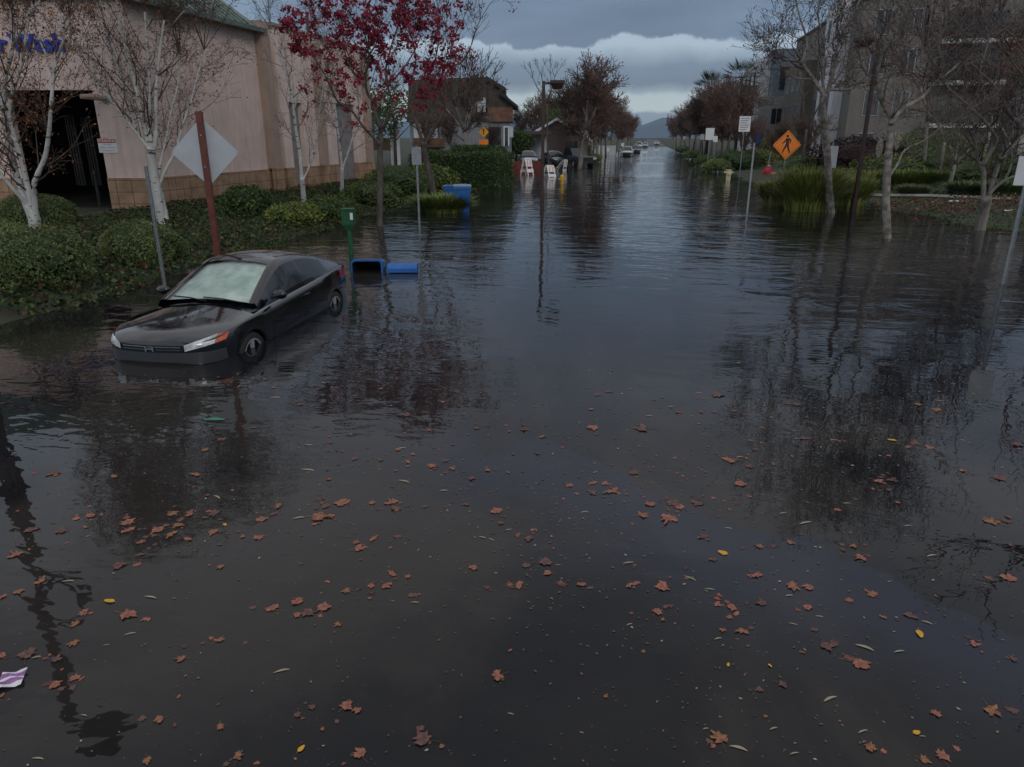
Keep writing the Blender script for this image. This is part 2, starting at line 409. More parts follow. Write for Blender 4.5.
rd = MB()
ys = [228, 240, 260, 400, 700, 1200]
for y in ys:
    for x in (-4.3, 4.3): rd.v.append((x, y, max(-.004, .016 + max(0, min(y, 900) - 235) * .002)))
for j in range(len(ys) - 1): rd.f.append((2 * j, 2 * j + 1, 2 * j + 3, 2 * j + 2)); rd.m.append(0)
tag(rd.build('road', mat('wet_asphalt', (.035, .034, .034), .55, .25, 1.5)), kind='structure')

hl = MB(); n = 90
for j in range(6):
    for i in range(n):
        x = -3500 + 7000 * i / (n - 1)
        ridge = 72 + 14 * math.sin(i * .55 + 1) + 9 * math.sin(i * 1.7) + 5 * math.sin(i * 4.1)
        ridge *= (1.0 + .3 * min(1, abs(x) / 1500))
        z = -5 + ridge * math.sin(PI * j / 10)
        hl.v.append((x, 2600 + j * 180 + 30 * math.sin(i * 2.2 + j), z))
for j in range(5):
    for i in range(n - 1):
        a = j * n + i; hl.f.append((a, a + 1, a + n + 1, a + n)); hl.m.append(0)
tag(hl.build('hills', M['hill'], smooth=True), kind='structure')

# ------------------------------------------------------------------ trees
def grow(out, leaves, p, d, L, r, lev, P, rnd):
    """out: list of (lev, pts, radii)"""
    nseg = 4 if lev == 0 else (3 if lev < P['levels'] - 1 else 2)
    pts = [p]; rad = [r]; dd = Vector(d).normalized(); cur = Vector(p)
    endr = r * P.get('taper', .6)
    wob = P.get('wob', .16) * (1 if lev else .5)
    for i in range(nseg):
        up = P.get('up', .06)
        if lev >= P['levels'] - 1: up = P.get('tipup', up)
        dd = (dd + Vector((rnd.uniform(-1, 1), rnd.uniform(-1, 1), rnd.uniform(-1, 1))) * wob + Vector((0, 0, up))).normalized()
        cur = cur + dd * (L / nseg); pts.append(tuple(cur)); rad.append(r + (endr - r) * (i + 1) / nseg)
    out.append((lev, pts, rad))
    if lev >= P['levels'] - 1:
        leaves.append(pts[-1]); leaves.append(pts[1]); return
    nend = P['fork'][min(lev, len(P['fork']) - 1)]
    ang = P['angle'][min(lev, len(P['angle']) - 1)]
    ratio = P.get('ratio', .72)
    ref = dd.orthogonal().normalized(); base = rnd.uniform(0, 2 * PI)
    for k in range(nend):
        a = base + 2 * PI * k / nend + rnd.uniform(-.5, .5); th = ang * rnd.uniform(.6, 1.25)
        side = Matrix.Rotation(a, 3, dd) @ ref
        nd = dd * math.cos(th) + side * math.sin(th)
        grow(out, leaves, tuple(cur), nd, L * ratio * rnd.uniform(.75, 1.15), endr * (.86 if nend < 3 else .74), lev + 1, P, rnd)
    ns = P['side'][min(lev, len(P['side']) - 1)]
    for k in range(ns):
        j = rnd.randint(1 if lev else nseg // 2 + 1, nseg); t = rnd.random()
        q = Vector(pts[j - 1]).lerp(Vector(pts[j]), t); a = rnd.uniform(0, 2 * PI); th = rnd.uniform(.6, 1.15)
        side = Matrix.Rotation(a, 3, dd) @ ref; nd = dd * math.cos(th) + side * math.sin(th)
        lv = min(P['levels'] - 1, lev + 1 + (1 if rnd.random() < .5 else 0))
        grow(out, leaves, tuple(q), nd, L * ratio * rnd.uniform(.45, .8), endr * .5, lv, P, rnd)

def tree(name, label, cat, loc, P, seed, group=None, mats=('bark_grey', 'twig'), leafm=None, nleaf=0, leafsize=.05, clump=0, stems=None, spreadclump=.15, split=2, minr=.0035, scale=1.0):
    rnd = random.Random(seed)
    root = empty(name, loc, rnd.uniform(0, 6) if stems is None else 0, label, cat, group)
    out = []; lv = []
    for (d, L, r) in (stems or [((0, 0, 1), P['L'], P['r'])]):
        grow(out, lv, (0, 0, -.3), d, L + .3, r, 0, P, rnd)
    tr = MB(); cr = MB()
    for lev, pts, rad in out:
        if lev < split: 
            if lev == 0: rad = [rad[0] * 1.18] + list(rad[1:])
            tr.tube(pts, rad, 8 if lev == 0 else 6)
        else: cr.tube(pts, [max(minr, q) for q in rad], 4 if lev < 4 and rad[0] > .012 else 3, 0)
    mats2 = [M[mats[1]]] + [M[k] for k in (leafm or [])]
    if nleaf and leafm:
        for i in range(nleaf):
            base = lv[rnd.randrange(len(lv))]
            if clump:
                mi = 1 + rnd.randrange(len(leafm))
                for k in range(clump):
                    q = (base[0] + rnd.gauss(0, spreadclump), base[1] + rnd.gauss(0, spreadclump), base[2] + rnd.gauss(-.03, spreadclump * .7))
                    cr.leaf(q, leafsize * rnd.uniform(.6, 1.3), rnd, mi, asp=.5)
            else:
                q = (base[0] + rnd.gauss(0, spreadclump), base[1] + rnd.gauss(0, spreadclump), base[2] + rnd.gauss(-.05, spreadclump))
                cr.leaf(q, leafsize * rnd.uniform(.6, 1.3), rnd, 1 + rnd.randrange(len(leafm)), asp=.7)
    tr.build('trunk', M[mats[0]], root, smooth=True)
    cr.build('crown', mats2, root)
    if scale != 1: root.scale = (scale,) * 3
    return root

# --- near trees: main limbs follow the photographed limbs at their own depths, the rest grows from them
def limb_tree(name, label, base, limbs, P, seed, group=None, mats=('bark_grey', 'twig'), leafm=None, nleaf=0, leafsize=.05, clump=0, spreadclump=.12, minr=.0035, side=.38, tw=1.0, top=1.0):
    rnd = random.Random(seed); root = empty(name, base, 0, label, 'tree', group)
    F0 = Fof(base); tr = MB(); cr = MB(); out = []; lv = []
    for pts_, r0, r1 in limbs:
        n = len(pts_); drift = rnd.uniform(-.16, .16); acc = 0; pts = []
        for k, p_ in enumerate(pts_):
            if k: acc += drift + rnd.uniform(-.08, .08)
            q = fp(p_[0], p_[1], F0 + (p_[2] if len(p_) > 2 else acc))
            pts.append((q[0] - base[0], q[1] - base[1], q[2] - base[2]))
        if pts_[0][1] > 180 and r0 > .06: pts = [(pts[0][0], pts[0][1], -.4 - base[2])] + [(pts[0][0], pts[0][1], 0.02)] + pts[1:]; n = len(pts)
        # smooth the polyline
        sm = []
        for k in range(n - 1):
            a, b_ = Vector(pts[k]), Vector(pts[k + 1]); p0 = Vector(pts[max(0, k - 1)]); p3 = Vector(pts[min(n - 1, k + 2)])
            for t in (0, .25, .5, .75): sm.append(tuple(.5 * ((2 * a) + (b_ - p0) * t + (2 * p0 - 5 * a + 4 * b_ - p3) * t * t + (3 * a - p0 - 3 * b_ + p3) * t ** 3)))
        sm.append(pts[-1]); m = len(sm); rad = [r0 + (r1 - r0) * k / (m - 1) for k in range(m)]
        rad = [r * (1 + .05 * math.sin(k * 2.1)) for k, r in enumerate(rad)]
        tr.tube(sm, rad, 8)
        if r1 > .045: continue
        e = Vector(sm[-1]) - Vector(sm[-3])
        for k in range(3):
            dd = e.normalized() + Vector((rnd.uniform(-.5, .5), rnd.uniform(-.5, .5), rnd.uniform(-.1, .4)))
            grow(out, lv, sm[-1], dd, P['L'] * rnd.uniform(.8, 1.1) * (top if pts_[-1][1] < 60 else 1), r1 * .8, 2, P, rnd)
            if top > 1 and pts_[-1][1] < 60: grow(out, lv, sm[-1], Vector((rnd.uniform(-.3, .3), rnd.uniform(-.3, .3), 1)), P['L'] * top, r1 * .9, 1, P, rnd)
        ln = sum((Vector(sm[k + 1]) - Vector(sm[k])).length for k in range(m - 1)); ns = int(ln / side)
        for k in range(ns):
            u = .22 + .78 * (k + rnd.random()) / ns; j = min(m - 2, int(u * (m - 1))); ax = (Vector(sm[j + 1]) - Vector(sm[j])).normalized(); a = rnd.uniform(0, 6.28); th = rnd.uniform(.5, 1.1)
            dd = ax * math.cos(th) + (Matrix.Rotation(a, 3, ax) @ ax.orthogonal().normalized()) * math.sin(th)
            grow(out, lv, sm[j], dd + Vector((0, 0, .15)), P['L'] * rnd.uniform(.55, 1.0), max(.008, rad[j] * .38), 2 if rnd.random() < .45 else 3, P, rnd)
    for lev, pts, rad in out: cr.tube(pts, [max(minr, q * tw) for q in rad], 4 if rad[0] > .012 else 3, 0)
    for i in range(nleaf):
        b_ = lv[rnd.randrange(len(lv))]; mi = 1 + rnd.randrange(len(leafm))
        for k in range(clump or 1):
            cr.leaf((b_[0] + rnd.gauss(0, spreadclump), b_[1] + rnd.gauss(0, spreadclump), b_[2] + rnd.gauss(-.04, spreadclump * .8)), leafsize * rnd.uniform(.6, 1.3), rnd, mi, asp=.55)
    tr.build('trunk', M[mats[0]], root, smooth=True); cr.build('crown', [M[mats[1]]] + [M[k] for k in (leafm or [])], root)
    return root
def Fof(q): return q[1] * math.cos(YAW) - q[0] * math.sin(YAW)
PB = dict(levels=6, fork=[2, 2, 2, 3, 2], angle=[.25, .3, .36, .42, .5], side=[2, 3, 3, 3, 2], ratio=.68, up=.10, tipup=-.16, wob=.15, L=.95, taper=.55)
GB = 'white birches by the pink building'
limb_tree('birch_tree', 'white birch with stems parting low in front of the dark wash bay', onground(36, 232), [
    ([(36, 232), (34, 216), (30, 203)], .17, .12),
    ([(30, 204), (20, 187), (14, 165), (8, 140), (5, 121), (3, 99), (6, 75), (12, 50), (13, 25), (10, 5)], .10, .03),
    ([(31, 204), (26, 180), (20, 156), (14, 135), (9, 112), (14, 88), (22, 62), (26, 35), (30, 8)], .085, .025),
    ([(32, 204), (34, 190), (37, 176), (45, 157), (48.5, 137), (50, 121), (51.6, 99), (54, 75), (57, 58), (64, 38), (62, 12)], .075, .022),
    ([(28, 206), (16, 192), (0, 173), (-16, 150), (-24, 120)], .055, .025),
    ([(54, 78), (46, 55), (36, 30), (34, 5)], .03, .012), ([(13, 48), (24, 25), (40, 0)], .03, .012)], PB, 11, GB, ('birch', 'twig'), ['lf_orange', 'lf_brown', 'lf_orange'], 9000, .065, spreadclump=.11, side=.40, top=1.7)
limb_tree('birch_tree', 'tall white birch with many upright stems beside the thin grey post', onground(164, 226), [
    ([(164, 226), (160, 206), (156, 188)], .19, .15), ([(157, 192), (153, 168), (151, 148)], .14, .11),
    ([(151, 152), (145, 144), (127, 121), (109, 98), (92, 72), (78, 47), (70, 18)], .055, .016),
    ([(151, 150), (137, 132), (129, 101), (117, 66), (106, 29), (100, 0)], .06, .018),
    ([(151, 152), (147, 138), (138, 98), (129, 59), (119, 23), (116, 0)], .075, .025),
    ([(152, 152), (150, 130), (149.5, 88), (147.6, 53), (145, 12)], .075, .025),
    ([(153, 155), (156, 134), (156, 94), (159, 59), (164, 20)], .07, .022),
    ([(157, 190), (166, 169), (176, 150), (181, 130), (190, 105), (197, 78), (204, 50)], .055, .016),
    ([(157, 186), (160, 165), (166, 140), (171, 112), (178, 84), (180, 55)], .045, .014),
    ([(149, 60), (160, 40), (176, 20), (190, 5)], .025, .010)], PB, 23, GB, ('birch', 'twig'), ['lf_brown', 'lf_orange', 'lf_rust', 'lf_brown'], 9000, .062, spreadclump=.11, side=.36, top=1.6)
limb_tree('birch_tree', 'slim white birch in front of the first tall grey wall panel', onground(305, 211), [
    ([(305, 211), (303, 190), (302, 178)], .10, .08), ([(302, 180), (300, 155), (296, 130), (293, 105), (288, 80), (280, 55), (272, 30)], .07, .02),
    ([(303, 180), (310, 165), (316, 145), (318, 122), (322, 95), (326, 70)], .04, .014), ([(294, 110), (300, 85), (303, 55), (306, 30)], .035, .012)], PB, 31, GB, ('birch', 'twig_grey'), ['lf_brown', 'lf_rust'], 900, .05, side=.5, minr=.005)
limb_tree('birch_tree', 'forked white birch in front of the second grey wall panel', onground(342, 196), [
    ([(342, 196), (342, 182), (342, 168)], .10, .085), ([(342, 170), (340, 148), (337, 125), (334, 100), (330, 75), (326, 50)], .065, .02),
    ([(342, 170), (349, 150), (355, 128), (358, 104), (360, 80)], .055, .018)], PB, 47, GB, ('birch', 'twig_grey'), ['lf_brown', 'lf_rust'], 700, .05, side=.5, minr=.006)
PR = dict(levels=6, fork=[3, 3, 2, 2, 2], angle=[.52, .55, .5, .5, .5], side=[1, 2, 2, 2, 1], ratio=.72, up=.05, tipup=.06, wob=.17, L=.66, taper=.62)
rt = gp(380, 226)
limb_tree('red_leaved_tree', 'tree with clusters of crimson leaves standing in the water behind the blue bins', (rt[0], rt[1], 0), [
    ([(380, 226), (380, 190), (380, 160), (380.5, 142), (380.5, 126)], .105, .08),
    ([(380.5, 128), (376.7, 117), (373, 102), (367, 92), (366, 74), (369, 59), (365, 35), (360, 28)], .055, .018),
    ([(380.5, 128), (390, 113), (392, 102), (387, 84), (386, 68), (392, 44), (398, 26)], .055, .018),
    ([(390, 114), (408, 109), (416, 96), (430, 80), (440, 70), (446, 60)], .035, .012),
    ([(380, 144), (372, 136), (362, 125), (351, 110), (338, 102), (330, 86), (322, 70), (310, 52)], .045, .014),
    ([(387, 86), (402, 70), (414, 52), (420, 38)], .03, .012), ([(367, 90), (352, 70), (344, 50), (338, 36)], .03, .012),
    ([(366, 60), (376, 44), (380, 30)], .03, .012)], PR, 5, None, ('bark_dark', 'twig'), ['lf_crimson'], 620, .12, clump=12, spreadclump=.065, side=.24)
bt = onground(436, 206)
PR = dict(PR, L=.9)
limb_tree('bare_tree', 'leaning bare tree rising from the grass clump beside the blue bin', bt, [
    ([(436, 206), (433, 190), (429.5, 173), (424, 151), (424, 142)], .16, .12),
    ([(424, 144), (432, 132), (441, 118), (446, 106), (446, 92), (442, 78), (445, 68), (461, 62.5), (470.5, 47), (474, 35), (480, 20)], .075, .016),
    ([(424, 146), (418, 128), (412, 108), (410, 86), (416, 62), (412, 40)], .07, .02),
    ([(425, 142), (427, 120), (430, 100), (428, 78), (436, 56), (440, 30)], .06, .02),
    ([(445, 68), (449, 59), (453, 39), (463, 20), (468, 5)], .03, .012), ([(418, 130), (406, 118), (400, 104)], .03, .012)], PR, 9, None, ('bark_dark', 'twig'), ['lf_crimson'], 90, .10, clump=10, spreadclump=.08, side=.5, minr=.006)
PV = dict(levels=6, fork=[3, 3, 2, 2, 2], angle=[.5, .45, .4, .4, .4], side=[2, 2, 2, 2, 1], ratio=.70, up=.09, tipup=.08, wob=.14, L=1.3, r=.12, taper=.6)
p = fp(466, 158, 58)
tree('bare_tree', 'wide vase-shaped bare tree behind the clipped hedge', 'tree', (p[0], p[1], .3), dict(PV, L=2.7, r=.16, up=.05, angle=[.65, .5, .45, .4, .4], fork=[6, 3, 3, 3, 2]), 13, None, ('bark_grey', 'twig'), split=2, minr=.02)
p = fp(549, 165, 62)
tree('bare_tree', 'slender bare tree with a small high crown right behind the street lamp', 'tree', (p[0], p[1], 0), dict(PV, L=5.2, r=.09, fork=[4, 3, 3, 2], side=[1, 2, 2, 1], ratio=.42, levels=5), 17, None, ('bark_dark', 'twig'), split=1, minr=.010)

# --- right bank near trees
PM = dict(levels=6, fork=[2, 2, 3, 2, 2], angle=[.55, .6, .5, .5, .5], side=[0, 1, 2, 3, 2], ratio=.75, up=.05, tipup=.08, wob=.24, L=.78, taper=.64)
p = gp(831, 213)
limb_tree('plane_tree', 'pale bare tree standing in the water just behind the white sign on its post', (p[0], p[1], 0), [
    ([(831, 213), (829, 190), (827, 150), (824, 120), (822, 104), (825, 94)], .145, .105),
    ([(825, 96), (812, 78), (801, 63), (795, 60.6), (785, 59.6), (780, 57), (776, 48)], .085, .02),
    ([(826, 96), (830, 90), (846, 90), (859, 86), (872, 84), (884, 74)], .06, .014),
    ([(826, 95), (834, 72), (838, 45), (850, 20), (860, 0)], .07, .022), ([(801, 64), (807, 42), (800, 18), (794, -8)], .05, .018),
    ([(824, 94), (822, 70), (824, 45), (818, 15), (822, -10)], .055, .018), ([(812, 79), (796, 78), (784, 70)], .03, .012)], PM, 21, None, ('bark_pale', 'twig'), ['lf_brown', 'lf_rust'], 1700, .08, side=.30, minr=.006)
p = gp(887, 238)
limb_tree('plane_tree', 'pale bare tree with a straight trunk in the water right of the brown lamp post', (p[0], p[1], 0), [
    ([(887, 238), (886, 200), (888, 160), (890, 140), (891, 122)], .115, .085),
    ([(891, 124), (890, 117), (881, 100), (877, 78), (879, 64.5), (883, 51), (881, 35), (888, 15), (884, -8)], .06, .02),
    ([(891, 124), (902, 109.5), (922, 98), (933, 86), (939, 80), (944, 64), (938, 44), (946, 22), (944, -5)], .065, .02),
    ([(888, 178), (897, 165), (905, 150), (925, 140), (940, 128), (952, 122)], .035, .010),
    ([(879, 66), (874, 57), (866, 44), (858, 30)], .025, .010), ([(891, 118), (897, 110), (905, 98), (903, 80), (908, 60), (902, 38)], .04, .014),
    ([(883, 50), (893, 44), (906, 46), (922, 48)], .03, .010), ([(940, 80), (956, 66), (970, 50), (984, 30)], .035, .012)], PM, 34, None, ('bark_pale', 'twig_grey'), ['lf_rust'], 1200, .075, side=.27, minr=.0052, top=1.6)
p = gp(980, 230)
limb_tree('plane_tree', 'dark grey tree forking low near the right edge beside the leaf litter', (p[0], p[1], 0), [
    ([(980, 230), (984, 212), (987, 198)], .16, .14),
    ([(987, 200), (984, 182), (982, 167), (978, 160), (975, 144), (974, 126), (968, 108), (966, 85)], .085, .02),
    ([(982, 166), (993, 147.5), (996, 137), (987, 124), (971, 108), (948, 88), (936, 70), (925, 48)], .065, .016),
    ([(987, 196), (998, 165), (1009, 151), (1018, 137), (1020, 126), (1011, 115), (1002, 97), (998, 75), (1004, 50), (998, 20)], .08, .02),
    ([(988, 195), (1002, 182), (1020, 174), (1040, 166)], .055, .02), ([(1005, 180), (1010, 168), (1012, 156), (1008, 140), (1016, 118)], .035, .012),
    ([(1020, 128), (1032, 105), (1036, 80)], .04, .014), ([(975, 128), (984, 100), (980, 70), (988, 40), (982, 10)], .04, .014), ([(1000, 92), (985, 76), (970, 62)], .03, .01)], PM, 55, None, ('bark_grey', 'twig'), ['lf_rust', 'lf_brown'], 1400, .075, side=.27, minr=.0052, top=1.7)
p = onground(948, 193)
tree('small_bare_tree', 'small many-branched bare tree at the back of the leaf litter', 'tree', p, dict(PV, L=1.15, r=.11, fork=[4, 3, 2, 2, 2]), 61, None, ('bark_grey', 'twig_grey'), split=2, minr=.006)
PM = dict(levels=6, fork=[2, 2, 3, 2, 2], angle=[.55, .6, .55, .5, .5], side=[0, 1, 2, 3, 2], ratio=.78, up=.04, tipup=.06, wob=.22, L=2.3, r=.11, taper=.72)
p = gp(1062, 238)
tree('plane_tree', 'bare tree cut by the right edge with reddish twigs reaching into view', 'tree', (p[0], p[1], 0), dict(PM, L=2.0), 77, None, ('bark_grey', 'twig_red'), ['lf_rust'], 400, .085, split=3, spreadclump=.08)
xx_, yy_ = cam2w(10.6, 11.2)
tree('plane_tree', 'large bare tree past the right edge, its branches reflected at the lower right', 'tree', (xx_, yy_, 0), dict(PM, L=2.5, r=.16), 79, None, ('bark_grey', 'twig'), ['lf_rust'], 700, .085, split=3, spreadclump=.08)
p = fp(925, 160, 40)
tree('bare_tree', 'tall bare tree in front of the grey flats with white balconies', 'tree', (p[0], p[1], .4), dict(PM, L=3.0, levels=6), 81, None, ('bark_grey', 'twig_red'), ['lf_rust'], 250, .1, split=2, minr=.008, spreadclump=.1)
for px_, F_q, sd_, lb_ in ((1004, 34, 203, 'bare twiggy tree behind the right edge sign'), (945, 37, 205, 'bare twiggy tree in front of the lowest white balcony')):
    p = fp(px_, 160, F_q); tree('bare_tree', lb_, 'tree', (p[0], p[1], .1), dict(PM, L=2.3, r=.085, side=[1, 2, 3, 3, 2]), sd_, None, ('bark_grey', 'twig_red'), ['lf_rust', 'lf_brown'], 700, .085, split=2, minr=.007, spreadclump=.09)
p = fp(800, 160, 46)
tree('bare_tree', 'thin bare tree between the walker sign and the white sign', 'tree', (p[0], p[1], .3), dict(PM, L=2.8, r=.09), 85, None, ('bark_dark', 'twig_red'), ['lf_rust'], 250, .1, split=2, minr=.008, spreadclump=.1)
p = fp(985, 150, 48)
tree('bare_tree', 'bare tree behind the low-forking tree in front of the light grey wing', 'tree', (p[0], p[1], .4), dict(PM, L=2.9), 89, None, ('bark_pale', 'twig_grey'), ['lf_rust'], 200, .1, split=2, minr=.008, spreadclump=.1)

# --- street trees receding on both sides
PS = dict(levels=6, fork=[4, 3, 3, 3, 2], angle=[.42, .42, .5, .5, .5], side=[1, 5, 6, 5, 3], ratio=.66, up=.06, tipup=.10, wob=.2, L=3.1, r=.17, taper=.62)
ORD = ['first', 'second', 'third', 'fourth', 'fifth', 'sixth', 'seventh', 'eighth', 'ninth', 'tenth', 'eleventh', 'twelfth', 'thirteenth', 'fourteenth', 'fifteenth', 'sixteenth', 'seventeenth', 'eighteenth', 'nineteenth', 'twentieth']
protoA = tree('street_tree', 'first brownish street tree of the left kerb row beyond the yellow hydrant', 'tree', (-6.0, 64, 0), PS, 101, 'street trees along the left kerb', ('bark_grey', 'twig_red'), ['lf_rust', 'lf_brown'], 1700, .11, split=2, minr=.018, spreadclump=.2)
protoB = tree('street_tree', 'first brownish street tree of the right kerb row beyond the cream hydrant', 'tree', (6.6, 66, 0), PS, 103, 'street trees along the right kerb', ('bark_grey', 'twig_red'), ['lf_rust', 'lf_brown'], 1700, .11, split=2, minr=.018, spreadclump=.22)
protoC = tree('street_tree', 'second brownish street tree of the left kerb row beyond the yellow hydrant', 'tree', (-6.6, 74, 0), PS, 107, 'street trees along the left kerb', ('bark_dark', 'twig'), ['lf_brown', 'lf_rust'], 1800, .11, split=2, minr=.016, spreadclump=.2)
protoA.scale = (1.3, 1.3, 1.02); protoC.scale = (1.1, 1.1, .96); protoB.scale = (.8, .8, .88)
for i in range(2, 18):
    y = 84 + (i - 2) * 9.5 + R.uniform(-1, 1); sc = R.uniform(.82, .98)
    dup([protoA, protoB, protoC][i % 3], (-6.4 + R.uniform(-.3, .3), y, max(0, height(-6.4, y))), R.uniform(0, 6), ORD[i] + ' brownish street tree of the left kerb row beyond the yellow hydrant', 'street trees along the left kerb', sc)
for i in range(1, 18):
    y = 66 + i * 9.5 + R.uniform(-1, 1); sc = R.uniform(.88, 1.05)
    dup([protoB, protoC, protoA][i % 3], (7.0 + R.uniform(-.3, .3), y, max(0, height(7, y))), R.uniform(0, 6), ORD[i] + ' brownish street tree of the right kerb row beyond the cream hydrant', 'street trees along the right kerb', sc)
# back rows of garden trees
k = 0
for (px, Fd, sc) in [(520, 100, .75), (545, 110, 1.0), (572, 96, 1.0), (590, 110, 1.15), (560, 125, 1.1), (606, 120, 1.15), (500, 120, 1.0), (534, 95, .8), (583, 88, 1.0), (598, 92, 1.05), (474, 100, .85), (452, 64, .5), (497, 66, .42), (425, 66, .5)]:
    q = fp(px, 150, Fd); dup([protoC, protoA][k % 2], (q[0], q[1], .2), R.uniform(0, 6), 'bare tree in the loose dark clump around and behind the grey and gabled houses', 'bare trees behind the houses on the left', sc); k += 1
k = 0
for (px, Fd, sc) in [(742, 62, .50), (722, 78, .78), (770, 58, .46), (760, 76, .52), (735, 95, .72), (708, 100, .95), (808, 56, .5), (700, 128, 1.0)]:
    q = fp(px, 150, Fd); dup([protoB, protoC][k % 2], (q[0], q[1], .2), R.uniform(0, 6), 'bare tree in the brown thicket below the palms and dark flats', 'bare trees in the thicket on the right', sc); k += 1
# dark evergreens in the gardens
def blobcrown(mb, c, rad, n, size, rnd, mi=0, lump=.25):
    for i in range(n):
        a = rnd.uniform(0, 2 * PI); u = rnd.uniform(-1, 1); s = math.sqrt(1 - u * u)
        k = 1 + lump * math.sin(a * 3 + u * 4) + lump * .5 * math.sin(a * 7 + u * 9)
        q = k * rnd.uniform(.6, 1) ** .4
        mb.leaf((c[0] + rad[0] * s * math.cos(a) * q, c[1] + rad[1] * s * math.sin(a) * q, c[2] + rad[2] * u * q), size * rnd.uniform(.6, 1.3), rnd, mi, asp=.7)
def evergreen(label, loc, h, w_, seed, mats=('lf_dark', 'lf_green'), size=.22, n=2600, group=None):
    rnd = random.Random(seed); root = empty('evergreen_tree', loc, 0, label, 'tree', group)
    t = MB(); t.tube([(0, 0, -.3), (0.05, 0, h * .4), (0, .05, h * .7)], [.16, .12, .06], 6)
    for k in range(5):
        a = k * 1.3; t.tube([(0, 0, h * .3 + k * .2), (math.cos(a) * w_ * .35, math.sin(a) * w_ * .35, h * .55 + k * .15)], [.05, .02], 4)
    t.build('trunk', M['bark_dark'], root, smooth=True)
    c = MB()
    for k in range(6):
        a = rnd.uniform(0, 6.3); rr = w_ * .25
        blobcrown(c, (math.cos(a) * rr, math.sin(a) * rr, h * rnd.uniform(.45, .85)), (w_ * .33, w_ * .33, h * .22), n // 6, size, rnd, rnd.randrange(2))
    c.build('crown', [M[mats[0]], M[mats[1]]], root); return root
q = fp(556, 150, 98); evergreen('dark evergreen rising behind the street lamp and bare trees', (q[0], q[1], 0), 7.5, 5, 3)
q = fp(516, 152, 76); evergreen('round dark green garden tree between the grey house and silver car', (q[0], q[1], 0), 3.4, 3, 4)
q = fp(395, 150, 66); evergreen('dark tree behind the crimson tree and the pale wall', (q[0], q[1], .3), 6.5, 5, 6)
q = fp(352, 150, 60); evergreen('dark tree just beyond the end of the pink building', (q[0], q[1], .3), 6, 4, 8)

# palms
def palm(label, loc, h, seed, fr=1.6):
    rnd = random.Random(seed); root = empty('palm_tree', loc, 0, label, 'palm', 'palms above the thicket on the right')
    MB().tube([(0, 0, -.2), (.1, 0, h * .5), (0, 0, h)], [.2, .16, .15], 8).build('trunk', M['bark_dark'], root, smooth=True)
    c = MB()
    for i in range(40):
        a = rnd.uniform(0, 2 * PI); el = rnd.uniform(-.7, 1.2)
        d = Vector((math.cos(a) * math.cos(el), math.sin(a) * math.cos(el), math.sin(el))); side = Vector((-math.sin(a), math.cos(a), 0)); up = d.cross(side)
        hub = Vector((0, 0, h)) + d * fr * .45
        c.tube([(0, 0, h), tuple(hub)], [.02, .015], 3)
        for j in range(13):
            t = -1.15 + 2.3 * j / 12; e = hub + (d * math.cos(t) + side * math.sin(t)) * fr * .62 + Vector((0, 0, -.15 * abs(t)))
            wv = side * .035; o = len(c.v)
            c.v += [tuple(hub), tuple((hub + e) / 2 + wv + up * .02), tuple(e), tuple((hub + e) / 2 - wv)]; c.f.append((o, o + 1, o + 2, o + 3)); c.m.append(0)
    c.build('crown', M['lf_dark'], root); return root
q = fp(742, 78, 92); palm('taller fan palm beside the dark slate flats', (q[0], q[1], 0), q[2], 1, 2.6)
q = fp(711, 88, 98); palm('lower fan palm poking out of the reddish bare crowns', (q[0], q[1], 0), q[2], 2, 2.4)

# ------------------------------------------------------------------ pink wash building
MW, CW = .237, 18.7
def wallhit(px, py):
    X, Y, d, F, L = ray(px, py); t = CW / (MW * F - L); return F * t * math.hypot(1, MW), CAMH + d * t
wa = math.atan(MW)                      # camera-frame bearing of the wall
def cam2w(L, F): return L * math.cos(YAW) - F * math.sin(YAW), L * math.sin(YAW) + F * math.cos(YAW)
o0 = cam2w(-CW, 0)
wrot = math.atan2(math.cos(wa), math.sin(wa)) + YAW      # world angle of the wall's s axis
S = lambda px, py: wallhit(px, py)
bld = empty('wash_building', (o0[0], o0[1], 0), wrot, 'long pink stucco building with tan block base and dark wash bay', 'building')
# local frame: x = along the wall away from the camera, y>0 = into the building
D_IN = 1  # into the building is +y in local (left of travel direction)
s_end, s_pil = S(366, 150)[0], S(262, 60)[0]
s_c = S(148, 170)[0]
cw_ = cam2w(0, 0)
def l2w(sx, y): return o0[0] + sx * math.cos(wrot) - y * math.sin(wrot), o0[1] + sx * math.sin(wrot) + y * math.cos(wrot)
def w2l(X, Y): a, b_ = X - o0[0], Y - o0[1]; return a * math.cos(wrot) + b_ * math.sin(wrot), -a * math.sin(wrot) + b_ * math.cos(wrot)
cx_, cy_ = l2w(s_c, 0); FW = cy_ * math.cos(YAW) - cx_ * math.sin(YAW); LC = cx_ * math.cos(YAW) + cy_ * math.sin(YAW)
def camL(px, py, F=None): X, Y, d, Fr, L = ray(px, py); return L * (F or FW) / Fr
def fb(mb, L0, L1, F0, F1, z0, z1):
    vs = []
    for z in (z0, z1):
        for F in (FW + F0, FW + F1):
            for L in (L0, L1): vs.append((*w2l(*cam2w(L, F)), z))
    return mb.add(vs, [(0, 2, 3, 1), (4, 5, 7, 6), (0, 1, 5, 4), (2, 6, 7, 3), (0, 4, 6, 2), (1, 3, 7, 5)])
Ld0, Ld1, zd = camL(4, 90), camL(92, 90), fp(50, 90, FW)[2]
LW = LC - 16
ztop1, ztop2 = 6.9, 7.2
s_beg = 6.0
wl = MB()
wl.box(s_c, s_pil, 0, .3, 1.27, ztop1); fb(wl, LW, Ld0, 0, .3, 1.27, ztop1); fb(wl, Ld1, LC - .005, 0, .3, 1.27, ztop1); fb(wl, Ld0, Ld1, 0, .3, zd, ztop1)
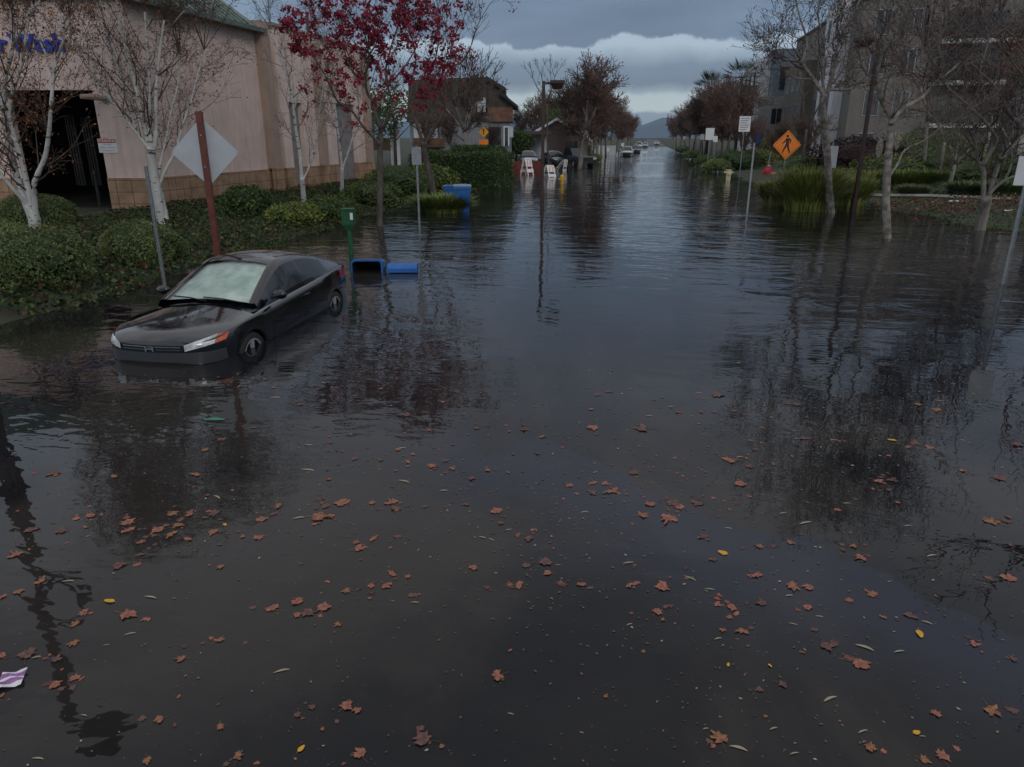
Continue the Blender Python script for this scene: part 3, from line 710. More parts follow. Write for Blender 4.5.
# second, slightly taller section with recesses for tall panels
pan = [(S(286, 102)[0], S(299, 102)[0], 4.15), (S(332, 103)[0], S(352, 103)[0], 4.3)]
x = s_pil + .9
for a, b_, zt in pan:
    wl.box(x, a, -.12, .3, 1.27, ztop2); wl.box(a, b_, -.12, .3, zt, ztop2); x = b_
wl.box(x, s_end, -.12, .3, 1.27, ztop2)
wl.box(s_end - .3, s_end, .3, 16, -.3, ztop2)
wl.box(s_c + 4, s_end, 16, 16.3, -.3, ztop1)
wl.build('wall', M['pink'], bld)
def base_run(fn, *a):
    q = MB(); fn(q, *a) if fn is fb else q.box(*a); q.build('block_base', M['block'], bld)
base_run(None, s_c - .02, s_pil, -.06, .3, -.3, 1.268); base_run(fb, LW, Ld0, -.06, .3, -.3, 1.268); base_run(fb, Ld1, LC - .03, -.06, .3, -.3, 1.268)
x = s_pil + .9
for a, b_, zt in pan:
    base_run(None, x, a, -.18, .3, -.3, 1.268); x = b_
base_run(None, x, s_end, -.18, .3, -.3, 1.268)
for a, b_, zt in pan:
    q = MB(); q.box(a, b_, .10, .2, -.3, zt); 
    for zz in (1.6, 2.9): q.box(a, b_, .085, .1, zz, zz + .03)
    q.build('wall_panel', M['panel'], bld)
for px in (262, 313, 361):
    a = S(px, 110)[0]; pm = MB(); pm.box(a, a + .62, -.34, -.125 if px > 262 else .3, 1.3, ztop2 - .3 if px > 262 else ztop2 + .05)
    pm.build('pilaster', M['pilaster'], bld)
    pb = MB(); pb.box(a - .02, a + .66, -.38, -.19, -.3, 1.297); pb.build('pilaster_base', M['block'], bld)
cp = MB(); cp.box(s_pil + .7, s_end + .1, -.22, .34, ztop2 + .002, ztop2 + .12); cp.build('coping', M['pilaster'], bld)
rf = MB(); rf.box(s_c + 1, s_end, .3, 16, 6.2, 6.35); fb(rf, LW, LC, .3, 9, 6.4, 6.5); rf.build('flat_roof', M['panel'], bld)
gr = MB(); gs = s_c - .3
gr.add([(gs, -.35, ztop1 + .003), (s_pil - .3, -.35, ztop1 + .003), (s_pil - .9, 2.4, ztop1 + 2.0), (gs, 2.4, ztop1 + 2.0), (gs, 2.4, ztop1 + .003), (s_pil - .3, 2.4, ztop1 + .003)], [(0, 1, 2, 3), (1, 5, 2), (0, 3, 4), (3, 2, 5, 4), (0, 4, 5, 1)])
x = gs
while x < s_pil - 1:
    gr.tube([(x, -.35, ztop1 + .03), (x, 2.38, ztop1 + 2.0)], .025, 4); x += .4
fb(gr, LW, LC, -.35, 2.4, ztop1 + .004, ztop1 + 1.2)
gr.build('metal_roof', M['green_roof'], bld)
gu = MB(); gu.box(gs, s_pil - .2, -.5, -.352, ztop1 - .14, ztop1 + .03); gu.build('gutter', M['green_roof'], bld)
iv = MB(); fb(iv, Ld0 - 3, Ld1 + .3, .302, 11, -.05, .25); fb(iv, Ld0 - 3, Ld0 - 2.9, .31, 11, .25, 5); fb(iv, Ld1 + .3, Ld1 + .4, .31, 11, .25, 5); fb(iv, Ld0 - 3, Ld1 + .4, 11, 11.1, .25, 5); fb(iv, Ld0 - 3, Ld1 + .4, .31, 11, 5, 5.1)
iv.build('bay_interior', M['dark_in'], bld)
for i, sx in enumerate((.22, .42, .66)):
    a = Ld0 + (Ld1 - Ld0) * sx; q = MB()
    for k in range(7): fb(q, a + k * .05, a + k * .05 + .035, 2.0 + .05 * (k % 2), 2.1 + .05 * (k % 2), .9, 3.3)
    q.build('wash_curtain', M['bay_strip'], bld)
q = MB(); bx__, by__ = w2l(*cam2w(Ld1 - 1.0, FW + 1.0)); q.lathe([(.06, .2), (.06, 1.3), (.09, 1.35), (.03, 1.5)], bx__, by__, 10); q.build('bollard', M['bay_strip'], bld)
# wall lamp and warning sign on the turned front
frot = YAW - wrot
def onfront(L, z, out=0.0): return (*w2l(*cam2w(L, FW - out)), z)
Ll, zl = camL(106, 99), fp(106, 99, FW)[2]
lm = MB(); fb(lm, Ll - .12, Ll + .12, -.06, -.002, zl - .1, zl + .1); lmo = lm.build('wall_lamp', M['steel'], bld)
lc = MB(); lc.tube([onfront(Ll, zl, .05), onfront(Ll - .15, zl + .05, .35), onfront(Ll - .45, zl + .04, .7)], [.07, .11, .07], 8); lc.build('lamp_shade', M['pilaster'], lmo)
Lw, zw = camL(108, 146), fp(108, 146, FW)[2]
ws = MB(); fb(ws, Lw - .32, Lw + .32, -.02, -.002, zw - .22, zw + .24); wso = ws.build('warning_sign', M['white'], bld)
hd = MB(); fb(hd, Lw - .31, Lw + .31, -.026, -.0215, zw + .10, zw + .23); hd.build('sign_header', M['red_print'], wso)
def text(body, size, mat_, parent, loc, rot, name='lettering', depth=.004, bold=0.0):
    cu = bpy.data.curves.new(name, 'FONT'); cu.body = body; cu.size = size; cu.extrude = depth; cu.offset = bold; cu.resolution_u = 3
    cu.align_x = 'CENTER'; cu.align_y = 'CENTER'
    to = bpy.data.objects.new(name, cu); COL.objects.link(to); bpy.context.view_layer.update()
    dg = bpy.context.evaluated_depsgraph_get(); me = bpy.data.meshes.new_from_object(to.evaluated_get(dg)); bpy.data.objects.remove(to)
    me.materials.clear(); me.materials.append(mat_)
    o = bpy.data.objects.new(name, me); COL.objects.link(o); o.parent = parent; o.location = loc; o.rotation_euler = rot; return o
FR = (PI / 2, 0, frot)
text('WARNING', .13, M['white'], wso, onfront(Lw, zw + .165, .028), FR, 'header_text', .001, .001)
for i, t in enumerate(('DO NOT', 'ENTER WITHOUT', 'ATTENDANT')): text(t, .068, M['grey_print'], wso, onfront(Lw, zw + .04 - i * .095, .0225), FR, 'sign_text', .001)
za, zb = fp(40, 35, FW)[2], fp(40, 53, FW)[2]
tw = text('Wash', 1.0, M['blue_letter'], bld, onfront((camL(12, 44) + camL(66, 44)) / 2, (za + zb) / 2, .07), FR, 'sign_letters', .06, .02)
sc = (camL(66, 44) - camL(12, 44)) / tw.dimensions.x; scz = (za - zb) / tw.dimensions.y; tw.scale = (sc, scz, 1)
tc_ = text('Car', 1.0, M['blue_letter'], bld, (0, 0, 0), FR, 'sign_letters', .06, .02)
tc_.scale = (sc, scz, 1); tc_.location = onfront(camL(8, 44) - tc_.dimensions.x * sc / 2, (za + zb) / 2 - .01, .07)
# ------------------------------------------------------------------ grey house, gabled house, carport (left, far)
def block(name, label, loc, rz=0): return empty(name, loc, rz, label, 'building')
hF = 70
def hl_(px, py=150): q = fp(px, py, hF); return q[0], q[1]
ax_, ay_ = hl_(378); bx_, by_ = hl_(512)
ang = math.atan2(by_ - ay_, bx_ - ax_); Lh = math.hypot(bx_ - ax_, by_ - ay_)
hs = empty('grey_house', (ax_, ay_, 0), ang, 'grey two-storey house with big brown shingle roof and orange brick band', 'house')
def hx(px): return (px - 378) / (512 - 378) * Lh
def hz(py, F=hF): return fp(450, py, F)[2]
m_ = MB(); m_.box(hx(440), hx(510), 0, 9, -.2, hz(122)); m_.box(hx(410), hx(440), .5, 9, -.2, hz(120)); m_.build('wall', M['grey_wall'], hs)
m_ = MB(); m_.box(hx(414), hx(438), .2, .49, hz(138), hz(121)); m_.build('pale_wall', M['white_wall'], hs)
m_ = MB(); m_.box(hx(488), hx(513), -.3, 8, hz(121.8), hz(107)); m_.build('brick_band', M['orange_brick'], hs)
m_ = MB(); m_.box(hx(415), hx(445), -.2, .19, hz(147), hz(138.2)); m_.box(hx(372), hx(394), -1.5, -1.2, hz(150), hz(138)); m_.build('brick_wall', M['orange_brick'], hs)
m_ = MB(); m_.box(hx(396), hx(404.5), -3, -2.6, -.2, hz(124)); m_.build('wing_wall', M['white'], hs)
rz_ = [(hx(408), hz(122)), (hx(412), hz(80)), (hx(489), hz(77)), (hx(489), hz(107)), (hx(470), hz(122))]
m_ = MB(); m_.prism(rz_, -.1, 8.5); m_.build('shingle_front', M['shingle'], hs)
m_ = MB()
m_.add([(hx(487), -.6, hz(76)), (hx(506), -.6, hz(88)), (hx(506), 9, hz(88)), (hx(487), 9, hz(76)), (hx(487), -.6, hz(80)), (hx(506), -.6, hz(92)), (hx(506), 9, hz(92)), (hx(487), 9, hz(80))], [(0, 1, 2, 3), (4, 7, 6, 5), (0, 4, 5, 1), (1, 5, 6, 2), (2, 6, 7, 3), (3, 7, 4, 0)])
m_.add([(hx(500), -.8, hz(91)), (hx(518), -.8, hz(106)), (hx(518), 9, hz(106)), (hx(500), 9, hz(91)), (hx(500), -.8, hz(94.5)), (hx(518), -.8, hz(109)), (hx(518), 9, hz(109)), (hx(500), 9, hz(94.5))], [(0, 1, 2, 3), (4, 7, 6, 5), (0, 4, 5, 1), (1, 5, 6, 2), (2, 6, 7, 3), (3, 7, 4, 0)])
m_.build('roof', M['trim'], hs)
m_ = MB(); m_.prism([(hx(488.5), hz(80)), (hx(503), hz(90)), (hx(515), hz(106.9)), (hx(488.5), hz(106.9))], -.2, 8); m_.build('gable_wall', M['shingle'], hs)
m_ = MB(); m_.box(hx(489), hx(501), -.06, .05, hz(146), hz(127)); m_.build('window', M['winglass'], hs)
wf = MB()
for a, b_ in ((503.5, 504.8), (508, 509.5)): wf.box(hx(a), hx(b_), -.1, .05, hz(146), hz(126))
wf.box(hx(503.5), hx(509.5), -.11, .05, hz(127.5), hz(126)); wo = wf.build('window_frame', M['white'], hs)
g = MB(); g.box(hx(504.8), hx(508), -.05, .03, hz(146), hz(127.5)); g.build('pane', M['winglass'], wo)
m_ = MB(); m_.box(hx(484), hx(486.2), -.3, -.14, hz(112), hz(98)); m_.box(hx(478), hx(484), -.16, -.12, hz(112), hz(101)); m_.build('upper_window', M['white_wall'], hs)

q = fp(556, 150, 92); gh = empty('gabled_house', (q[0], q[1], 0), YAW, 'low brown gabled house with white barge boards behind the parked pickup', 'house')
sx = 92 / 711 / .945 * .97; z1, z0 = fp(556, 119, 92)[2], fp(556, 136, 92)[2]
m_ = MB(); m_.prism([(-3.6, -.2), (-3.6, z0), (0, z1 - .1), (3.9, z0), (3.9, -.2)], 0, 8); m_.build('wall', M['brown_wall'], gh)
for sg, xe in ((-1, -4.3), (1, 4.4)):
    m_ = MB(); zt_ = z1 + .12; ze = z0 - .35
    m_.add([(0, -.4, zt_), (xe, -.4, ze), (xe, 8, ze), (0, 8, zt_), (0, -.4, zt_ - .1), (xe, -.4, ze - .1), (xe, 8, ze - .1), (0, 8, zt_ - .1)], [(0, 1, 2, 3), (4, 7, 6, 5), (0, 4, 5, 1), (1, 5, 6, 2), (2, 6, 7, 3)]); m_.build('roof', M['shingle'], gh)
    m_ = MB(); m_.prism([(0, zt_ + .03), (xe, ze + .03), (xe, ze - .28), (0, zt_ - .28)], -.45, -.402); m_.build('barge_board', M['white'], gh)
m_ = MB(); m_.box(1.2, 2.6, -.05, .05, 1.0, 2.2); m_.build('window', M['winglass'], gh)
q = fp(527, 150, 84); cpz = fp(527, 131, 84)[2]
cpo = empty('carport', (q[0], q[1], 0), YAW, 'flat dark carport roof with pale wall behind the silver hatchback', 'carport')
m_ = MB(); m_.box(-2.4, 2.6, -1, 5, cpz - .35, cpz); m_.build('roof', M['brown_wall'], cpo)
for xx in (-2.2, 0.2, 2.3): MB().box(xx, xx + .15, -.8, -.65, 0, cpz - .352).build('post', M['bark_dark'], cpo)
m_ = MB(); m_.box(-2.3, 2.4, 4.6, 4.8, 0, cpz - .352); m_.build('wall', M['white_wall'], cpo)
q0, q1 = gp(487, 169), gp(541, 169)
rw = MB(); Lr = math.hypot(q1[0] - q0[0], q1[1] - q0[1]); rw.box(0, Lr, 0, .3, -.3, .62, bev=.02)
tag(rw.build('low_wall', M['redkerb'], loc=(q0[0], q0[1], 0), rz=math.atan2(q1[1] - q0[1], q1[0] - q0[0])), 'low dark red wall at the water edge in front of the silver hatchback', 'wall')
# pallid small house fronts farther left
q = fp(625, 148, 118)
sh = MB(); sh.box(-2, 2, 0, .15, -.3, 1.4); 
tag(sh.build('garden_fence', M['white_wall'], loc=(q[0] - 3.4, q[1], 0), rz=YAW), 'pale garden fence between the trunks left of the light car', 'fence')

# ------------------------------------------------------------------ flats on the right
def windows(parent, face, x0, x1, zs, n, w_, h_, yface, sill=True, mats=('winglass', 'steel')):
    """face 'y': windows on a wall at y=yface facing -y ; 'x': wall at x=yface facing -x"""
    for z in zs:
        for i in range(n):
            c = x0 + (x1 - x0) * (i + .5) / n
            f = MB(); g = MB(); t = .07
            def bx(mb, a, b, c0, c1, z0_, z1_):
                if face == 'y': mb.box(a, b, yface - c1, yface - c0, z0_, z1_)
                else: mb.box(yface - c1, yface - c0, a, b, z0_, z1_)
            bx(f, c - w_ / 2, c + w_ / 2, -.02, .06, z, z + t); bx(f, c - w_ / 2, c + w_ / 2, -.02, .06, z + h_ - t, z + h_)
            bx(f, c - w_ / 2, c - w_ / 2 + t, -.02, .059, z + t, z + h_ - t); bx(f, c + w_ / 2 - t, c + w_ / 2, -.02, .059, z + t, z + h_ - t); bx(f, c - t / 2, c + t / 2, -.02, .057, z + t, z + h_ - t)
            fo = f.build('window', M[mats[1]], parent)
            bx(g, c - w_ / 2 + t, c + w_ / 2 - t, -.01, .02, z + t, z + h_ - t); g.build('pane', M[mats[0]], fo)
def balcony(parent, x0, x1, z, yface, dep=1.4):
    b_ = MB(); b_.box(x0, x1, yface - dep, yface - .003, z, z + .35); bo = b_.build('balcony', M['balcony'], parent)
    r_ = MB(); r_.box(x0, x1, yface - dep + .02, yface - dep + .06, z + 1.35, z + 1.4)
    x = x0 + .05
    while x < x1: r_.box(x, x + .03, yface - dep + .025, yface - dep + .055, z + .352, z + 1.349); x += .16
    r_.build('railing', M['trim'], bo)
    d = MB(); d.box(x0 + .3, x1 - .3, yface - .05, yface - .004, z + .36, z + 2.5); d.build('balcony_door', M['winglass'], bo)

fl = empty('flats', (17.0, 72, 0), 0, 'large taupe and grey block of flats with white balconies behind the bare trees', 'building')
m_ = MB(); m_.box(0, 13, 0, 30, 0, 13.8); m_.build('wall', M['taupe_wall'], fl)
m_ = MB(); m_.box(13.002, 30, -3, 26, 0, 13.0); m_.build('wall_grey_wing', M['concrete_wall'], fl)
m_ = MB(); m_.box(30.002, 52, -8, 26, 0, 14.4); m_.build('wall_light_wing', M['ltwall'], fl)
m_ = MB(); m_.box(-.8, -.002, 3, 10, 0, 14.6); m_.build('stair_tower', M['ltwall'], fl)
m_ = MB(); m_.box(-1.2, -.004, 16, 28, 0, 10.5); m_.build('bay', M['olive_wall'], fl)
for a, b_, y0, y1, z in ((-.15, 13.15, -.15, 30.1, 13.802), (12.9, 30.1, -3.15, 26, 13.002), (29.9, 52.1, -8.15, 26, 14.402)):
    m_ = MB(); m_.box(a, b_, y0, y1, z, z + .22); m_.build('parapet', M['trim'], fl)
windows(fl, 'x', 10.5, 16, (1.2, 4.6, 8.0), 2, 1.2, 1.9, 0)
windows(fl, 'x', 17, 27, (1.2, 4.4, 7.6), 3, 1.3, 1.8, -1.2)
windows(fl, 'x', 3.5, 9.5, (1.2, 4.6, 8.0, 11.2), 2, 1.0, 2.0, -.8)
windows(fl, 'y', .6, 5.4, (1.0, 4.4, 7.8, 10.9), 2, 1.3, 2.0, 0)
for z in (3.4, 6.8, 10.0): balcony(fl, 6.2, 11.8, z, 0)
for z in (3.0, 6.4, 9.6): balcony(fl, 15, 22, z, -3)
windows(fl, 'y', 22.6, 29.6, (1.0, 4.2, 7.4, 10.2), 3, 1.4, 1.8, -3)
windows(fl, 'y', 31, 44, (1.0, 4.4, 7.8, 11.2), 4, 1.8, 2.0, -8)
dk = empty('slate_flats', (13.9, 107, 0), 0, 'dark slate block of flats with a pale corner left of the taupe flats', 'building')
m_ = MB(); m_.box(1.4, 16, 0, 20, 0, 13.6); m_.build('wall', M['slate'], dk)
m_ = MB(); m_.box(0, 1.398, 3, 22, 0, 12.8); m_.build('pale_corner', M['ltwall'], dk)
m_ = MB(); m_.box(-.5, 4.5, -4, -.002, 0, 7.6); m_.build('front_block', M['concrete_wall'], dk)
m_ = MB(); m_.box(4.502, 9, -5, -.003, 0, 8.8); m_.build('olive_block', M['olive_wall'], dk)
windows(dk, 'x', 5, 20, (2, 5.2, 8.6), 3, 1.5, 2.6, 0, mats=('winglass', 'trim'))
windows(dk, 'y', 2, 5.5, (8.6,), 2, 1.2, 2.8, 0, mats=('winglass', 'trim'))
windows(dk, 'y', 5, 8, (4.6,), 1, 1.6, 2.4, -5)
windows(dk, 'y', 0, 3.5, (4.2,), 1, 1.4, 2.0, -4)

# ------------------------------------------------------------------ shrubs, hedges, grasses
def shrub(name, label, loc, rad, n, size, mats, seed, group=None, cat='shrub', box=False, core='lf_dark'):
    rnd = random.Random(seed); root = empty(name, loc, rnd.uniform(-.2, .2) if not box else 0, label, cat, group)
    rx, ry, rz = rad; mb = MB()
    ph = [rnd.uniform(0, 6) for _ in range(6)]
    def pt(a, u, q):
        if box:
            return None
        s = math.sqrt(max(0, 1 - u * u))
        k = 1 + .10 * math.sin(a * 3 + ph[0] + u * 3) + .07 * math.sin(a * 7 + ph[1] + u * 6) + .05 * math.sin(a * 12 + ph[2] + u * 11)
        sq = (abs(math.cos(a)) ** .8 * (1 if math.cos(a) > 0 else -1), abs(math.sin(a)) ** .8 * (1 if math.sin(a) > 0 else -1))
        return (rx * s * sq[0] * k * q, ry * s * sq[1] * k * q, rz * .5 + rz * .62 * u * k * q)
    core_m = MB(); core_m.tube([(0, 0, -.1), (0, 0, rz * .6)], [.06, .03], 6)
    for k in range(7): a = k * .9; core_m.tube([(0, 0, 0), (rx * .6 * math.cos(a), ry * .6 * math.sin(a), rz * .7)], [.03, .01], 4)
    core_m.build('stem', M['bark_dark'], root)
    for i in range(n):
        a = rnd.uniform(0, 2 * PI); u = rnd.uniform(-.75, 1); q = 1 - abs(rnd.gauss(0, .07)); 
        if rnd.random() < .3: q = rnd.uniform(.55, .95)
        p = pt(a, u, q)
        mb.leaf(p, size * rnd.uniform(.6, 1.3), rnd, rnd.randrange(len(mats)), asp=.55)
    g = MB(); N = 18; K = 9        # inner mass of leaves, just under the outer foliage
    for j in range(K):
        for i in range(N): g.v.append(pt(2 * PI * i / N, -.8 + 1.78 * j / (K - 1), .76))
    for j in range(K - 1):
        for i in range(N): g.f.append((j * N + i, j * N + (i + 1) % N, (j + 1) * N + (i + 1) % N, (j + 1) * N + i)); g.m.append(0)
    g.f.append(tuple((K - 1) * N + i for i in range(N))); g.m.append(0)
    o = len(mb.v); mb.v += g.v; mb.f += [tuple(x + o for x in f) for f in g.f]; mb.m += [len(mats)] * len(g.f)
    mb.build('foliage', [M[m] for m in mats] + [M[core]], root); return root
G1 = ['lf_olive', 'lf_grey', 'lf_olive']
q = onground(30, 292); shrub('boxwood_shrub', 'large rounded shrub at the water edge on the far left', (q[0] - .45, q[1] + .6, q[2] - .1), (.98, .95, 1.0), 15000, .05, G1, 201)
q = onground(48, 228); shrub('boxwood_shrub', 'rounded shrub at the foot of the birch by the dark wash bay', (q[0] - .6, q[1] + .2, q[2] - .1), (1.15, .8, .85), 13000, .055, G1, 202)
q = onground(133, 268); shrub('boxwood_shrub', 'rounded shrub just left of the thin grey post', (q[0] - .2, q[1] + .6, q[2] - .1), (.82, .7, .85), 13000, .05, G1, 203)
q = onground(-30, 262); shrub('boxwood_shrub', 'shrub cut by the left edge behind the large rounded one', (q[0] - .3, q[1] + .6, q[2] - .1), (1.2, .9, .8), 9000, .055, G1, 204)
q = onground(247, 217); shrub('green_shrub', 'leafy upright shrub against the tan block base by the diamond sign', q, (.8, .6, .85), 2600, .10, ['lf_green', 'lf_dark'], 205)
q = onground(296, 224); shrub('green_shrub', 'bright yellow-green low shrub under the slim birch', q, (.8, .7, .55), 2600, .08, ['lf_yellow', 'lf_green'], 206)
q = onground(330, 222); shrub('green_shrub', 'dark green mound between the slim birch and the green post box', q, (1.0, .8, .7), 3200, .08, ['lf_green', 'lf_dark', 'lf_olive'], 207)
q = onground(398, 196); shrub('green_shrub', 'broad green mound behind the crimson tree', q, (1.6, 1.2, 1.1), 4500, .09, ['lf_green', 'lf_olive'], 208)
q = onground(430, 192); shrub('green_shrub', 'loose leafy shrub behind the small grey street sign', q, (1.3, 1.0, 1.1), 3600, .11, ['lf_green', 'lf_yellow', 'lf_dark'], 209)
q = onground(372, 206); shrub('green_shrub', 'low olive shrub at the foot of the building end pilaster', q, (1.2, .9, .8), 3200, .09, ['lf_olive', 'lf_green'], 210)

def hedge(label, p0, p1, wid, h, n, seed, mats=('lf_dark', 'lf_green', 'lf_dark'), size=.10):
    rnd = random.Random(seed); L = math.hypot(p1[0] - p0[0], p1[1] - p0[1]); root = empty('clipped_hedge', (p0[0], p0[1], 0), math.atan2(p1[1] - p0[1], p1[0] - p0[0]), label, 'hedge')
    mb = MB()
    for i in range(n):
        f = rnd.random(); j = rnd.gauss(0, .06)
        x, y, z = rnd.uniform(0, L), rnd.uniform(0, wid), rnd.uniform(-.1, h)
        if f < .45: z = h + j + .06 * math.sin(x * 2)
        elif f < .75: y = j
        elif f < .85: y = wid + j
        elif f < .93: x = j
        else: x = L + j
        mb.leaf((x, y, z), size * rnd.uniform(.6, 1.3), rnd, 1 + rnd.randrange(len(mats)), asp=.6)
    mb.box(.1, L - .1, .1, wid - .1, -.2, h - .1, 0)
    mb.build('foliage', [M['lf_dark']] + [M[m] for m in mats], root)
    MB().tube([(L / 2, wid / 2, -.3), (L / 2, wid / 2, h * .6)], .06, 6).build('stem', M['bark_dark'], root)
q0 = onground(398, 186); q1 = onground(480, 193)
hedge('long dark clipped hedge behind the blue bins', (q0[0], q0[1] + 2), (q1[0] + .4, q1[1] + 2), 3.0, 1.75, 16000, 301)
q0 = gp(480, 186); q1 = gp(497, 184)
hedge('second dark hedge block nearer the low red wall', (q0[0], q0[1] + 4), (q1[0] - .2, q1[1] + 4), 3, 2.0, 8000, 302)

def tuft(name, label, loc, r, h, n, mats, seed, group=None, cat='grass clump', lean=.7):
    rnd = random.Random(seed); root = MB()
    for i in range(n):
        a = rnd.uniform(0, 2 * PI); rr = r * .55 * math.sqrt(rnd.random()); x, y = rr * math.cos(a), rr * math.sin(a)
        a2 = a + rnd.uniform(-.6, .6); hh = h * rnd.uniform(.55, 1.1); le = r * lean * rnd.uniform(.2, 1.1); w_ = .010 + .008 * rnd.random() + h * .004
        pts = []
        for k, t in enumerate((0, .4, .75, 1)):
            pts.append((x + math.cos(a2) * le * t * t, y + math.sin(a2) * le * t * t, hh * (t - .28 * t * t * (le / r)) - .05))
        sx_, sy_ = -math.sin(a2) * w_, math.cos(a2) * w_; o = len(root.v)
        for k, p in enumerate(pts):
            f = (1, .9, .6, .08)[k]; root.v += [(p[0] + sx_ * f, p[1] + sy_ * f, p[2]), (p[0] - sx_ * f, p[1] - sy_ * f, p[2])]
        mi = rnd.randrange(len(mats))
        for k in range(3): root.f.append((o + 2 * k, o + 2 * k + 1, o + 2 * k + 3, o + 2 * k + 2)); root.m.append(mi)
    return tag(root.build(name, [M[m] for m in mats], loc=loc), label, cat, group)
tuft('grass_clump', 'long green grass clump at the foot of the leaning bare tree', onground(442, 212), 1.3, .75, 2600, ['lf_blade', 'lf_green'], 401)
tuft('grass_clump', 'low grass at the water edge just left of the blue bin', onground(456, 211), .8, .5, 1200, ['lf_blade', 'lf_yellow'], 402)
GG = ['lf_blade', 'lf_yellow', 'lf_green']
tuft('grass_clump', 'large arching grass clump in the water below the orange walker sign', gp(808, 210), 1.5, 1.7, 3000, GG, 403)
tuft('grass_clump', 'smaller grass clump left of the large arching one', gp(776, 204), .95, 1.1, 2200, ['lf_yellow', 'lf_blade', 'lf_tan'], 404)
tuft('grass_clump', 'grass clump between the pale tree and the brown lamp post', onground(846, 205), 1.2, 1.3, 2600, GG, 405)
for i, (px, py, r, h, ms, lb) in enumerate([
    (868, 188, 1.6, .9, ['lf_yellow', 'lf_tan'], 'yellowish grass mound behind the brown lamp post'),
    (905, 187, 1.7, .9, ['lf_yellow', 'lf_green'], 'yellow-green grass mound behind the straight pale trunk'),
    (930, 185, 1.3, .8, ['lf_green', 'lf_olive'], 'green grass mound left of the small many-branched tree'),
    (912, 196, .8, .55, ['lf_grey', 'lf_tan'], 'small grey-green grass tuft on the stone edging'),
    (968, 194, 1.1, .6, ['lf_grey', 'lf_grey', 'lf_green'], 'pale grey-green grass tuft left of the low-forking tree'),
    (1006, 195, 1.2, .65, ['lf_grey', 'lf_green'], 'pale grey-green grass tuft right of the low-forking tree'),
    (972, 182, 2.0, 1.5, ['lf_tan', 'lf_olive'], 'tall tan grass behind the grey-green tufts'),
    (1012, 180, 2.0, 1.5, ['lf_tan', 'lf_olive', 'lf_green'], 'tall tan grass at the right edge behind the tufts'),
    (893, 168, 1.5, 2.2, ['lf_tan', 'lf_grey'], 'tall pampas leaves left of the green bushes')]):
    tuft('grass_clump', lb, onground(px, py), r, h, 1500, ms, 410 + i)
for i, (px, py, lb) in enumerate([(897, 142, 'broad cream pampas plume against the straight pale trunk'), (879, 150, 'narrow cream pampas plume beside the burgundy shrub')]):
    q = fp(px, py, 37); g0 = height(q[0], q[1]); t = empty('pampas_plume', (q[0], q[1], g0), 0, lb, 'pampas plume'); hh = q[2] - g0
    MB().tube([(0, 0, 0), (0, 0, hh)], [.012, .008], 5).build('stem', M['lf_tan'], t)
    f = MB(); rnd = random.Random(i)
    for k in range(700):
        u = rnd.random(); rr = .17 * math.sin(PI * min(1, u * .9 + .08)) * rnd.random() ** .5; a = rnd.uniform(0, 6.3)
        f.leaf((rr * math.cos(a), rr * math.sin(a), hh - .35 + u * .9), .09, rnd, asp=.25)
    f.build('plume', M['plume'], t)
